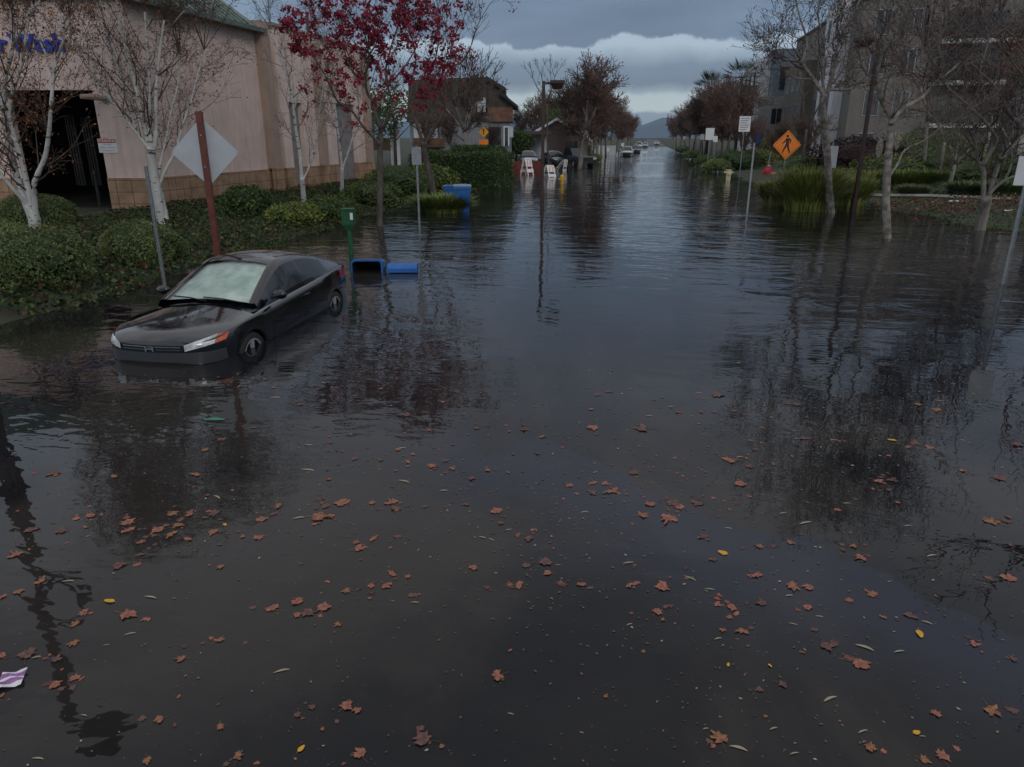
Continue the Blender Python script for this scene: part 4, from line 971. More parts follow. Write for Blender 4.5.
for i, (px, py, rad, n, ms, lb, sz) in enumerate([
    (855, 180, (2.6, 1.8, 2.0), 6000, ['lf_burg'], 'dark burgundy shrub behind the brown lamp post', .13),
    (930, 172, (2.6, 2.0, 2.3), 6000, ['lf_green', 'lf_olive'], 'big mid-green bush behind the pampas plume', .13),
    (960, 165, (2.4, 2.0, 1.6), 4000, ['lf_dark', 'lf_green'], 'dark green bush behind the small many-branched tree', .13),
    (1010, 160, (3.0, 2.0, 2.0), 5000, ['lf_dark', 'lf_green'], 'dark green bush at the right edge in front of the flats', .13),
    (885, 181, (1.7, 1.2, 1.2), 3200, ['lf_olive', 'lf_yellow', 'lf_green'], 'olive bush right behind the yellowish grass mound', .10),
    (922, 178, (1.8, 1.3, 1.5), 3600, ['lf_green', 'lf_dark', 'lf_olive'], 'leafy bush between the straight pale trunk and the small bare tree', .11),
    (985, 184, (1.9, 1.3, 1.1), 3200, ['lf_olive', 'lf_green', 'lf_tan'], 'olive bush behind the low-forking tree', .10),
    (1030, 186, (1.8, 1.3, 1.3), 3200, ['lf_green', 'lf_dark'], 'dark green bush cut by the right edge above the grass tufts', .10),
    (842, 190, (1.2, .9, .9), 2200, ['lf_olive', 'lf_green', 'lf_yellow'], 'low green bush right behind the foot of the brown lamp post', .09),
    (812, 182, (1.2, 1.0, 1.2), 2500, ['lf_dark', 'lf_olive'], 'small dark bush between the walker sign and the pale tree', .10),
    (803, 173, (1.6, 1.2, .9), 2200, ['lf_grey', 'lf_green'], 'blue-grey low shrub right of the walker sign post', .10),
    (777, 160, (1.8, 1.4, 2.3), 3000, ['lf_green', 'lf_yellow', 'lf_orange'], 'green shrub with orange and yellow leaves behind the walker sign', .14),
    (748, 168, (.9, .8, 1.3), 1400, ['lf_orange', 'lf_brown'], 'rounded orange-brown shrub between the white notice and the thin pole', .12),
    (757, 166, (1.6, 1.2, 1.2), 1800, ['lf_olive', 'lf_yellow'], 'yellowish low shrub left of the red and pink bundle', .12),
    (800, 166, (1.4, 1.0, .8), 1600, ['lf_olive', 'lf_tan'], 'olive mound under the right corner of the walker sign', .12),
    (716, 172, (1.1, 1.0, .9), 1800, ['lf_blade', 'lf_green'], 'bright green low shrub left of the cream hydrant', .10),
    (706, 166, (1.1, 1.4, .9), 1600, ['lf_green', 'lf_olive'], 'green low shrub below the cluster of white signs', .10),
    (692, 159, (1.1, 2.2, 1.0), 1600, ['lf_blade', 'lf_green'], 'bright green verge shrub farther along the right kerb', .12),
    (682, 153, (1.1, 2.8, 1.1), 1400, ['lf_green', 'lf_olive'], 'farthest green verge shrub on the right kerb', .14),
    (737, 170, (1.8, 1.4, 1.4), 2400, ['lf_dark', 'lf_green'], 'dark green bush right behind the cream hydrant', .12),
    (595, 162, (.8, 1.2, .8), 1400, ['lf_yellow', 'lf_green'], 'yellow-green shrub between the big trunks and the light car', .10),
    (579, 158, (2.0, 1.2, 1.8), 2200, ['lf_olive', 'lf_green'], 'olive shrub right of the dark pickup', .12)]):
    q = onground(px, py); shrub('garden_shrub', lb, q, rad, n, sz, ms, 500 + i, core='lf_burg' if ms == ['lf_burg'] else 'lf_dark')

# ground cover (uncountable)
def cover(name, region, n, size, mats, seed, test=None, dz=.04):
    rnd = random.Random(seed); mb = MB(); k = 0
    while k < n:
        x, y = rnd.uniform(region[0], region[1]), rnd.uniform(region[2], region[3])
        z = height(x, y)
        if z < -.03 or (test and not test(x, y)): k += .3; continue
        hh = .09 + .10 * math.sin(x * 1.7 + y) * math.sin(y * 1.1)
        mb.leaf((x, y, z + dz + rnd.random() * max(.02, hh)), size * rnd.uniform(.6, 1.4), rnd, rnd.randrange(len(mats)), flat=.35, asp=.7); k += 1
    return tag(mb.build(name, [M[m] for m in mats]), kind='stuff')
tag(cover('ivy_ground_cover', (-17, -8.4, 9, 40), 52000, .085, ['lf_dark', 'lf_dark', 'lf_dark', 'lf_green', 'lf_dark', 'lf_brown'], 601), 'dark ivy and low leaves covering the left bank', 'ground cover')
tag(cover('lawn_grass', (6, 24, 18, 46), 30000, .07, ['lf_green', 'lf_green', 'lf_dark', 'lf_olive'], 602, dz=0), 'short grass on the right bank', 'grass')
c0 = onground(950, 208)
tag(cover('leaf_litter', (c0[0] - 4.0, c0[0] + 3.2, c0[1] - 2.6, c0[1] + 3.4), 1900, .085, ['lf_rust', 'wet_dull', 'lf_brown', 'wet_dull', 'wet_red'], 603, test=lambda x, y: ((x - c0[0] + (y - c0[1]) * .6) / 2.6) ** 2 + ((y - c0[1]) / 2.2) ** 2 < 1 + .3 * math.sin(x * 5), dz=.10), 'carpet of fallen reddish leaves on the right bank lawn', 'fallen leaves')
# stone edging
e0 = onground(838, 197); e1 = onground(1040, 203); mid = onground(930, 198)
ed = MB(); pts = [e0, mid, e1]
ed.tube([(p[0], p[1], p[2] + .06) for p in pts], .09, 4)
tag(ed.build('stone_edging', M['kerb']), 'thin stone edging between the flooded lawn and the planting', 'edging')
e0 = onground(1004, 203)
MBx = MB(); MBx.tube([(0, 0, .1), (1.2, -.9, .14), (2.6, -1.2, .1)], [.06, .05, .04], 6)
tag(MBx.build('fallen_branch', M['bark_dark'], loc=e0), 'dark fallen branch lying across the lawn at the right edge', 'branch')
for px, py, lb in ((1009, 217, 'white crumpled paper scrap on the lawn near the right edge'), (953, 207, 'small white scrap in the reddish leaf litter')):
    q = onground(px, py); s_ = MB(); rnd = random.Random(px)
    gv = [[(-.16 + .08 * i + rnd.uniform(-.015, .015), -.07 + .05 * j, .02 + rnd.uniform(0, .06)) for i in range(5)] for j in range(4)]
    for row in gv: s_.v += row
    for j in range(3):
        for i in range(4): s_.f.append((j * 5 + i, j * 5 + i + 1, j * 5 + i + 6, j * 5 + i + 5)); s_.m.append(0)
    tag(s_.build('paper_scrap', M['white'], loc=(q[0], q[1], q[2] + .14)), lb, 'paper scrap')

# ------------------------------------------------------------------ signs, posts, lamps
def post(mb, h, w_=.05, base=-.4): mb.box(-w_ / 2, w_ / 2, -.012, .012, base, h); mb.box(-w_ / 2, -w_ / 2 + .008, -.03, -.012, base, h); mb.box(w_ / 2 - .008, w_ / 2, -.03, -.012, base, h); return mb
def diamond(mb, w_, zc, y0, y1, mi=0, rad=.06, nn=4):
    pts = []; h = w_ / 2
    for k in range(4):
        a = k * PI / 2; cx, cz = (h - rad * 1.41) * math.cos(a), (h - rad * 1.41) * math.sin(a)
        for j in range(nn + 1):
            t = a - PI / 4 + PI / 2 * j / nn; pts.append((cx + rad * math.cos(t), zc + cz + rad * math.sin(t)))
    mb.prism(pts, y0, y1, mi); return mb
# diamond sign seen from behind
q = gp(223, 292); top = fp(202, 114, Fof(q))[2]
ds = empty('diamond_sign', (q[0], q[1], 0), YAW + .12, 'pale metal back of a diamond warning sign on a red-brown post behind the black coupe', 'road sign')
m_ = MB(); m_.box(-.05, .05, -.05, .05, -.4, top + .04, bev=.006); m_.build('post', M['rust'], ds)
m_ = MB(); diamond(m_, 1.10, top - .60, .054, .06); m_.build('sign_panel', M['signback'], ds)
m_ = MB()
for dz in (-.25, .25): m_.lathe([(.012, 0), (.012, .0)], 0, 0, 6) if False else m_.box(-.012, .012, -.062, -.048, top - .58 + dz - .012, top - .58 + dz + .012)
m_.build('bolt', M['steel'], ds)
def signpost(name, label, base, h, panel=None, pm='white', yrot=YAW, w_=.05, pmat='steel', panelz=None, lines=0, cat='road sign'):
    r_ = empty(name, base, yrot, label, cat); m_ = MB(); post(m_, h, w_); m_.build('post', M[pmat], r_)
    if panel:
        pw, ph = panel; zc = (panelz if panelz is not None else h - ph / 2)
        p_ = MB(); p_.box(-pw / 2, pw / 2, -.045, -.032, zc - ph / 2, zc + ph / 2, bev=.003); po = p_.build('sign_panel', M[pm], r_)
        if lines:
            for k in range(lines):
                t_ = MB(); z = zc + ph * .36 - k * ph * .72 / max(1, lines - 1); t_.box(-pw * .38, pw * (.38 - .1 * (k % 3)), -.0475, -.0455, z - ph * .025, z + ph * .025); t_.build('printed_line', M['grey_print'], po)
    return r_
def Fof(q): return q[1] * math.cos(YAW) - q[0] * math.sin(YAW)
def zat(px, py, q): return fp(px, py, Fof(q))[2]
q = gp(165, 285); signpost('sign_post', 'thin bare grey steel post in front of the tall birch', q, zat(147, 166, q), None)
q = gp(420, 236); signpost('street_sign', 'small narrow grey sign on a thin post left of the leaning bare tree', q, zat(415, 146, q), (.26, .46), 'steel', pmat='steel', panelz=zat(415, 156, q))
q = gp(511, 186); signpost('street_sign', 'thin grey sign post standing in the water before the low red wall', q, zat(508, 125, q), (.25, .55), 'signback', panelz=zat(508, 132, q))
q = gp(824, 210); r_ = signpost('street_sign', 'white sign on a thin post right behind the pale tree trunk', q, zat(833, 145, q), (.40, .78), 'signback', panelz=zat(831, 157, q), w_=.07)
q = gp(1003, 284); signpost('street_sign', 'white sign on a grey pole cut by the right edge', q, zat(1027, 150, q), (.40, .50), 'white', panelz=zat(1027, 171, q), w_=.07, yrot=YAW - .4)
q = gp(739, 180); signpost('notice_sign', 'pale blue-white notice board on a post above the cream hydrant', q, zat(739, 116, q), (.72, .92), 'white', panelz=zat(739, 124, q), lines=6)
q = gp(747, 213); bs_ = signpost('leaning_pole', 'thin pale pole with a dark blue tag in the water left of the walker sign', q, zat(750, 143, q), None, pmat='signback')
m_ = MB(); m_.box(.03, .20, -.02, -.01, zat(750, 143, q) - .02, zat(750, 136, q) + .06, bev=.002); m_.build('sign_panel', M['blue_sign'], bs_)
# pedestrian diamond
q = gp(782, 184); zc = zat(786, 145, q)
ps = empty('walker_sign', (q[0], q[1], 0), YAW - .02, 'orange diamond sign with a black walking figure', 'road sign')
m_ = MB(); post(m_, zc + .4, .06); m_.build('post', M['steel'], ps)
ww = 27.5 / 711 * (Fof(q) * _c + 1)
m_ = MB(); diamond(m_, ww, zc, -.05, -.036, rad=.05); po = m_.build('sign_panel', M['orange'], ps)
m_ = MB(); u = ww / 2
# black border line
for k in range(4):
    a = k * PI / 2; b_ = a + PI / 2; r1, r2 = u * .90, u * .875
    m_.prism([(r1 * math.cos(a), zc + r1 * math.sin(a)), (r1 * math.cos(b_), zc + r1 * math.sin(b_)), (r2 * math.cos(b_), zc + r2 * math.sin(b_)), (r2 * math.cos(a), zc + r2 * math.sin(a))], -.054, -.0505)
m_.build('border_line', M['black'], po)
def limb(mb, a, b_, w0, w1):
    dx, dz = b_[0] - a[0], b_[1] - a[1]; l = math.hypot(dx, dz); nx, nz = -dz / l, dx / l
    mb.prism([((a[0] + nx * w0) * u, zc + (a[1] + nz * w0) * u), ((b_[0] + nx * w1) * u, zc + (b_[1] + nz * w1) * u), ((b_[0] - nx * w1) * u, zc + (b_[1] - nz * w1) * u), ((a[0] - nx * w0) * u, zc + (a[1] - nz * w0) * u)], -.0551 - mb.k, -.0505); mb.k += .0004
m_ = MB(); m_.k = 0
m_.prism([(u * (-.02 + .095 * math.cos(t)), zc + u * (.60 + .095 * math.sin(t))) for t in [i * PI / 6 for i in range(12)]], -.0548, -.0505)
limb(m_, (0, .46), (.02, .0), .13, .09); limb(m_, (-.03, .42), (-.26, .16), .05, .04); limb(m_, (-.26, .18), (-.36, .10), .04, .03)
limb(m_, (.06, .44), (.25, .30), .06, .045); limb(m_, (.24, .32), (.18, .10), .045, .035)
limb(m_, (-.02, .04), (-.16, -.24), .075, .055); limb(m_, (-.15, -.2), (-.28, -.52), .055, .04); limb(m_, (.05, .04), (.13, -.28), .075, .055); limb(m_, (.13, -.24), (.24, -.54), .055, .04)
m_.build('walking_figure', M['black'], po)
# yellow diamond + plaque in front of the grey house
q = fp(484, 160, 62); zc = fp(484, 132, 62)[2]; zp = fp(484, 142, 62)[2]
ys_ = empty('yellow_sign', (q[0], q[1], 0), YAW, 'small yellow diamond sign above an orange plaque in front of the grey house', 'road sign')
m_ = MB(); post(m_, zc + .2, .05, -.2); m_.build('post', M['steel'], ys_)
m_ = MB(); diamond(m_, .86, zc, -.05, -.036); yo = m_.build('sign_panel', M['yellow'], ys_)
m_ = MB(); m_.prism([(-.04, zc - .2), (.04, zc - .2), (.04, zc + .1), (.12, zc + .1), (0, zc + .26), (-.12, zc + .1), (-.04, zc + .1)], -.053, -.0505); m_.build('arrow_mark', M['black'], yo)
m_ = MB(); m_.box(-.38, .38, -.05, -.036, zp - .22, zp + .2, bev=.003); m_.build('plaque', M['orange'], ys_)
# cluster of small white signs far right
for i, (px, pt, pb_, s_, lb) in enumerate([(707, 134, 166, .9, 'largest of the far white signs above the right verge'), (713, 139, 166, .55, 'small white sign just right of the largest far white sign'), (700, 137, 164, .6, 'pale sign just left of the largest far white sign'), (691, 137, 158, .5, 'small far white sign over the bright green verge shrub'), (683, 138, 154, .45, 'farthest small white sign on the right verge'), (677, 139, 152, .0, '')]):
    if not s_: continue
    q = fp(px, pb_, 60 + i * 12); zc = fp(px, pt, 60 + i * 12)[2]; signpost('far_sign', lb, (q[0], q[1], 0), zc + .2, (s_ * .75, s_), 'white', panelz=zc)
for i, (px, lb) in enumerate([(608, 'small white sign low among the big trunks on the left'), (622, 'white post left of the light car')]):
    q = fp(px, 157, 80); zc = fp(px, 148 - 5 * i, 80)[2]; signpost('far_sign', lb, (q[0], q[1], 0), zc, (.3, .35), 'white')

def lamppost(label, base, h, rz, ring=False, arm=1, name='street_lamp', double=False):
    r_ = empty(name, base, rz, label, 'street lamp'); m_ = MB()
    m_.box(-.06, .06, -.06, .06, -.4, h, bev=.01); m_.box(-.085, .085, -.085, .085, -.4, .5, bev=.012); m_.build('pole', M['lampbrown'], r_)
    for sg in ((1, -1) if double else (arm,)):
        m_ = MB(); m_.box(min(.06 * sg, .35 * sg), max(.06 * sg, .35 * sg), -.035, .035, h - .12, h - .04); m_.build('arm', M['lampbrown'], r_)
        m_ = MB(); a, b_ = sorted((.24 * sg, .80 * sg)); m_.box(a, b_, -.24, .24, h - .10, h + .02, bev=.02); m_.add([(a + .03, -.21, h - .1), (b_ - .03, -.21, h - .1), (b_ - .03, .21, h - .1), (a + .03, .21, h - .1), (a + .14, -.1, h - .3), (b_ - .14, -.1, h - .3), (b_ - .14, .1, h - .3), (a + .14, .1, h - .3)], [(0, 4, 5, 1), (1, 5, 6, 2), (2, 6, 7, 3), (3, 7, 4, 0), (4, 7, 6, 5)]); ho = m_.build('lamp_head', M['lampbrown'], r_)
        m_ = MB(); m_.box(a + .15, b_ - .15, -.09, .09, h - .312, h - .302); m_.build('lens', M['signback'], ho)
    if ring:
        m_ = MB(); m_.tube([(.36 + .34 * math.cos(t), 0, h * .60 + .34 * math.sin(t)) for t in [i * PI / 12 for i in range(25)]], .045, 8, cap=False); m_.build('ring', M['lampbrown'], r_)
        m_ = MB(); m_.box(-.16, .16, -.05, .05, h * .22, h * .42, bev=.01); m_.build('banner_box', M['lampbrown'], r_)
    return r_
q = gp(542, 206); lamppost('brown street lamp with a box head on a short arm standing in the flood mid-left', q, zat(541, 81, q), YAW)
q = gp(853, 212); lamppost('red-brown street lamp with a box head among the bare trees on the right', q, zat(860, 38, q), YAW, arm=-1)
L_, F_ = -6.5, 8.3; x_, y_ = cam2w(L_, F_)
lamppost('brown lamp post with a ring, showing as the long dark reflection at lower left', (x_, y_, 0), 5.7, YAW - .15, ring=True)
# utility pole behind the pink building
q = fp(314, 100, 58); up = empty('utility_pole', (q[0], q[1], 0), YAW, 'brown wooden utility pole with a crossarm behind the pink building', 'utility pole')
hh = fp(316, 12, 58)[2]; MB().tube([(0, 0, 0), (0, 0, hh)], [.16, .11], 8).build('pole', M['bark_dark'], up); MB().box(-1.3, 1.3, -.06, .06, hh - .75, hh - .6).build('crossarm', M['bark_dark'], up)

# green post box
q = gp(352, 266); zt_ = zat(350, 209, q); zb_ = zat(350, 226, q)
gb = empty('green_post_box', (q[0], q[1], 0), YAW, 'dark green box on a green post standing in the water behind the coupe', 'post box')
MB().lathe([(.05, -.4), (.05, zb_ - .06)], 0, 0, 12).build('post', M['post_green'], gb, smooth=False)
hw = .13
m_ = MB(); m_.box(-hw, hw, -.11, .11, zb_ + .02, zt_, bev=.015); m_.add([(-hw * .9, -.09, zb_ + .03), (hw * .9, -.09, zb_ + .03), (hw * .9, .09, zb_ + .03), (-hw * .9, .09, zb_ + .03), (-.06, -.06, zb_ - .08), (.06, -.06, zb_ - .08), (.06, .06, zb_ - .08), (-.06, .06, zb_ - .08)], [(0, 1, 5, 4), (1, 2, 6, 5), (2, 3, 7, 6), (3, 0, 4, 7)]); bo = m_.build('box', M['post_green'], gb)
m_ = MB(); m_.box(-hw - .012, hw + .012, -.125, .125, zt_ - .012, zt_ + .012, bev=.004); m_.build('lid', M['post_green'], gb)
m_ = MB(); m_.box(hw * .45, hw * .9, -.116, -.1125, zb_ + .14, zb_ + .28); m_.build('sticker', M['white'], gb)

# ------------------------------------------------------------------ bins
def wheelie_bin(label, loc, rz, lidmat='bin_grey', h=1.05):
    b_ = empty('blue_bin', loc, rz, label, 'bin')
    m_ = MB(); w0, w1, d0, d1 = .23, .29, .26, .36
    def ring(w_, d_, z): return [(-w_, -d_, z), (w_, -d_, z), (w_, d_, z), (-w_, d_, z)]
    vs = ring(w0, d0, 0) + ring(w1, d1, h - .08) + ring(w1 + .03, d1 + .03, h - .08) + ring(w1 + .03, d1 + .03, h) + ring(w1 - .02, d1 - .02, h) + ring(w0 - .02, d0 - .02, .05)
    fs = [(3, 2, 1, 0)]
    for r1 in range(5): fs += [(r1 * 4 + k, r1 * 4 + (k + 1) % 4, r1 * 4 + 4 + (k + 1) % 4, r1 * 4 + 4 + k) for k in range(4)]
    fs.append((20, 21, 22, 23)); m_.add(vs, fs); m_.build('body', M['bin_blue'], b_)
    if lidmat:
        m_ = MB(); m_.box(-w1 - .05, w1 + .05, -d1 - .06, d1 + .05, h + .003, h + .05, bev=.02); m_.box(-w1 * .6, w1 * .6, -d1 * .7, d1 * .6, h + .048, h + .075, bev=.01); m_.build('lid', M[lidmat], b_)
    m_ = MB(); m_.tube([(-.2, d1 + .07, h - .05), (.2, d1 + .07, h - .05)], .018, 8); m_.build('handle', M['bin_blue'], b_)
    for sg in (-1, 1): MB().tube([(sg * .26, d0 + .06, .1), (sg * .31, d0 + .06, .1)], .1, 14).build('wheel', M['tyre'], b_)
    return b_
q = gp(458, 212); wheelie_bin('upright blue wheelie bin with a pale lid beside the hedge', (q[0] + .1, q[1] + .3, -.15), YAW + .1)
q = gp(447, 206); wheelie_bin('blue bin half hidden behind the grass clump left of the upright one', (q[0], q[1] + .7, -.35), YAW + .1, 'bin_blue')
# tipped bin lying on its side, mouth towards the camera, lid flung open to the right
q = gp(367, 273); Fb = Fof(q); wpx = Fb * _c / 711 + .001
tb = empty('tipped_blue_bin', (q[0], q[1], 0), YAW + .04, 'tipped blue bin floating on its side with its dark mouth open', 'bin')
W_, Hh = 31 * wpx * 1.02, .36
m_ = MB()
def rr(w_, z0, z1, y, k=.04):
    return [(-w_ + k, y, z0), (w_ - k, y, z0), (w_, y, z0 + k), (w_ * .99, y, z1 - k), (w_ - k * 1.3, y, z1), (-w_ + k * 1.3, y, z1), (-w_ * .99, y, z1 - k), (-w_, y, z0 + k)]
vs = []; hw = W_ / 2
for (w2, a, b_, y) in ((hw, -.22, .27, 0), (hw, -.22, .27, .05), (hw * .93, -.2, .24, .05), (hw * .80, -.22, .12, 1.0), ): vs += rr(w2, a, b_, y)
vs += rr(hw * .75, -.2, .08, .96); vs += rr(hw * .91, -.19, .235, 0.0)
fs = []
for a in range(3): fs += [(a * 8 + k, a * 8 + (k + 1) % 8, a * 8 + 8 + (k + 1) % 8, a * 8 + 8 + k) for k in range(8)]
fs.append(tuple(range(24, 32))); fs += [(k, (k + 1) % 8, 40 + (k + 1) % 8, 40 + k) for k in range(8)]
m_.add(vs, fs); m_.build('body', M['bin_blue'], tb)
m_ = MB(); fs = [(k, (k + 1) % 8, 8 + (k + 1) % 8, 8 + k) for k in range(8)] + [tuple(range(8, 16))]
m_.add(rr(hw * .908, -.19, .232, .002) + rr(hw * .74, -.19, .08, .93), fs); m_.build('inside', M['bin_dark'], tb)
m_ = MB(); N = 12
for j in range(2):
    for i in range(N + 1):
        t = i / N; y = -.16 + .34 * t; m_.v.append((hw + .10 + j * .60, y + .08, .05 + .13 * math.sin(PI * t)))
for i in range(N): m_.f.append((i, i + 1, N + 2 + i, N + 1 + i)); m_.m.append(0)
o = len(m_.v); m_.v += [(x, y, z - .035) for x, y, z in m_.v[:o]]; m_.f += [(i + o + N + 1, i + o + N + 2, i + 1 + o, i + o) for i in range(N)]; m_.m += [0] * N
for a, b_ in ((0, N), (N + 1, 2 * N + 1)):
    for i in range(a, b_): m_.f.append((i, i + o, i + 1 + o, i + 1)); m_.m.append(0)
m_.f += [(0, N + 1, N + 1 + o, o), (N, N + o, 2 * N + 1 + o, 2 * N + 1)]; m_.m += [0, 0]
m_.box(hw + .08, hw + .72, -.10, -.07, .02, .10); m_.build('lid', M['bin_blue'], tb)
MB().tube([(hw + .01, .02, .06), (hw + .10, .02, .08)], .022, 8).tube([(hw + .05, .02, -.05), (hw + .05, .02, .12)], .02, 8).build('hinge', M['bin_dark'], tb)

# ------------------------------------------------------------------ hydrants, barricades, bundle
def hydrant(label, base, h, m1, topm):
    r_ = empty('fire_hydrant', base, YAW, label, 'fire hydrant', 'fire hydrants standing in the flood')
    MB().lathe([(.15, -.4), (.15, -.3), (.10, -.28), (.095, h * .62), (.13, h * .64), (.13, h * .70)], 0, 0, 14).build('barrel', M[m1], r_, smooth=False)
    MB().lathe([(.125, h * .702), (.12, h * .82), (.075, h * .93), (.03, h * .96), (.03, h)], 0, 0, 14).build('bonnet', M[topm], r_)
    for sg in (-1, 1): MB().tube([(sg * .08, 0, h * .5), (sg * .19, 0, h * .5)], [.055, .06], 10).build('side_cap', M[m1], r_)
    MB().tube([(0, -.08, h * .42), (0, -.20, h * .42)], [.07, .075], 10).build('front_cap', M[m1], r_)
    return r_
q = gp(562, 184); hydrant('yellow fire hydrant standing in the flood below the tilted barricade', q, .55, 'yellow_hyd', 'yellow_hyd')
q = gp(728, 180); hy = hydrant('cream fire hydrant with a black cap on the right', q, .95, 'cream_hyd', 'black'); hy.scale = (1.5, 1.5, 1.0)
def barricade(label, base, rz, tilt=0.0, h=.95, lean=0):
    r_ = empty('barricade', base, rz, label, 'barricade', 'white A-frame barricades in the flood'); r_.rotation_euler = (lean, tilt, rz)
    for sg in (-1, 1):
        def P(x, z, off): t = .34 * (1 - z / h) + .02; return (x, sg * (t + off), z)
        def slab(mb, x0, x1, z0, z1, a, b_): 
            vs = [P(x0, z0, a), P(x1, z0, a), P(x1, z1, a), P(x0, z1, a), P(x0, z0, b_), P(x1, z0, b_), P(x1, z1, b_), P(x0, z1, b_)]
            mb.add(vs, [(0, 1, 2, 3), (4, 7, 6, 5), (0, 4, 5, 1), (1, 5, 6, 2), (2, 6, 7, 3), (3, 7, 4, 0)])
        m_ = MB(); slab(m_, -.33, -.25, -.2, h, 0, .03); slab(m_, .25, .33, -.2, h, 0, .03); slab(m_, -.25, .25, h - .06, h, .002, .028); m_.build('frame', M['barr_white'], r_)
        m_ = MB(); slab(m_, -.36, .36, h * .52, h * .92, .032, .05); bo = m_.build('board', M['barr_white'], r_)
        m_ = MB(); slab(m_, -.36, .36, h * .18, h * .38, .032, .05); m_.build('board', M['barr_white'], r_)
        for k in range(2):
            s_ = MB(); x = -.24 + k * .30; a, b_ = h * .56, h * .88
            v = [P(x, a, .053), P(x + .12, a, .053), P(x + .2, b_, .053), P(x + .08, b_, .053)]; s_.add(v, [(0, 1, 2, 3)]); s_.build('stripe', M['barr_orange'], bo)
    return r_
q = gp(527, 175); barricade('white and orange A-frame barricade nearest the low red wall', (q[0], q[1], -.02), YAW + .85, 0, 1.2)
q = gp(549, 177); barricade('white barricade standing just right of the street lamp', (q[0], q[1], -.15), YAW + .7, .05)
q = gp(560, 171); barricade('tilted white barricade behind the yellow hydrant', (q[0], q[1], -.1), YAW + 1.1, 0, 1.1, .45)
q = gp(769, 177); rb = empty('cloth_bundle', (q[0], q[1], 0), YAW, 'bright red and pink bundle at the water edge left of the walker sign', 'bundle'); rb.scale = (.7, .7, .62)
def lump(mb, c, r, seed, squash=1):
    rnd = random.Random(seed); N, K = 14, 9; ph = [rnd.uniform(0, 6) for _ in range(4)]
    o = len(mb.v)
    for j in range(K):
        u = -1 + 2 * j / (K - 1); s = math.sqrt(max(.0004, 1 - u * u))
        for i in range(N):
            a = 2 * PI * i / N; k = 1 + .18 * math.sin(3 * a + ph[0] + u * 2) + .10 * math.sin(5 * a + ph[1] + 4 * u)
            mb.v.append((c[0] + r[0] * s * math.cos(a) * k, c[1] + r[1] * s * math.sin(a) * k, c[2] + r[2] * u * (1 + .1 * math.sin(2 * a + ph[2]))))
    for j in range(K - 1):
        for i in range(N): mb.f.append((o + j * N + i, o + j * N + (i + 1) % N, o + (j + 1) * N + (i + 1) % N, o + (j + 1) * N + i)); mb.m.append(0)
m_ = MB(); lump(m_, (-.25, 0, .45), (.42, .35, .6), 1); lump(m_, (-.1, .1, .9), (.28, .25, .3), 2); m_.build('red_cloth', M['red_cloth'], rb, smooth=True)
m_ = MB(); lump(m_, (.42, -.1, .2), (.5, .35, .32), 3); m_.build('pink_cloth', M['pink_cloth'], rb, smooth=True)
m_ = MB(); lump(m_, (-.15, 0, 1.2), (.2, .12, .08), 4); m_.build('pale_strap', M['bin_grey'], rb, smooth=True)

# ------------------------------------------------------------------ cars
def tabi(x, tab):  # smooth interpolation
    if x <= tab[0][0]: return tab[0][1]
    if x >= tab[-1][0]: return tab[-1][1]
    for i in range(len(tab) - 1):
        a, b_ = tab[i], tab[i + 1]
        if x <= b_[0]:
            t = (x - a[0]) / (b_[0] - a[0])
            m0 = (b_[1] - tab[i - 1][1]) / (b_[0] - tab[i - 1][0]) if i > 0 else (b_[1] - a[1]) / (b_[0] - a[0])
            m1 = (tab[i + 2][1] - a[1]) / (tab[i + 2][0] - a[0]) if i + 2 < len(tab) else (b_[1] - a[1]) / (b_[0] - a[0])
            d = b_[0] - a[0]; t2, t3 = t * t, t * t * t
            return (2 * t3 - 3 * t2 + 1) * a[1] + (t3 - 2 * t2 + t) * d * m0 + (-2 * t3 + 3 * t2) * b_[1] + (t3 - t2) * d * m1
PLAN = [(-2.22, .40), (-2.2, .58), (-2.12, .70), (-1.95, .78), (-1.6, .835), (-1.2, .862), (0, .872), (1.2, .868), (1.6, .845), (1.85, .80), (2.02, .72), (2.13, .60), (2.2, .42), (2.23, .18), (2.235, .02)]
SHZ = [(-2.22, .93), (-1.8, .98), (-1.2, .95), (-.5, .91), (.3, .875), (.9, .84), (1.4, .81), (1.8, .765), (2.05, .72), (2.2, .68), (2.235, .66)]
TOPZ = [(-2.22, .985), (-2.1, 1.045), (-1.8, 1.05), (-1.3, 1.03), (.3, .97), (.75, .955), (1.0, .93), (1.4, .895), (1.8, .845), (2.05, .79), (2.2, .715), (2.235, .675)]
def prof(z):  # relative half width by height
    return tabi(z, [(.15, .93), (.3, .97), (.5, 1.0), (.7, .995), (.85, .965), (1.0, .93)])
AX = (1.33, -1.32); TR = .315
def zlow(x):
    base = .21 if abs(x) < 2.0 else .21 + (abs(x) - 2.0) * .15
    for a in AX:
        d = abs(x - a); r = .36
        if d < r: base = max(base, TR - .01 + math.sqrt(r * r - d * d))
    return base
RAIL = dict(y=[(-1.85, .64), (-1.45, .59), (-.85, .555), (-.35, .555), (.05, .57), (.5, .64), (.98, .735)], z=[(-1.85, 1.045), (-1.45, 1.165), (-.85, 1.325), (-.35, 1.375), (.05, 1.345), (.5, 1.165), (.98, .945)])
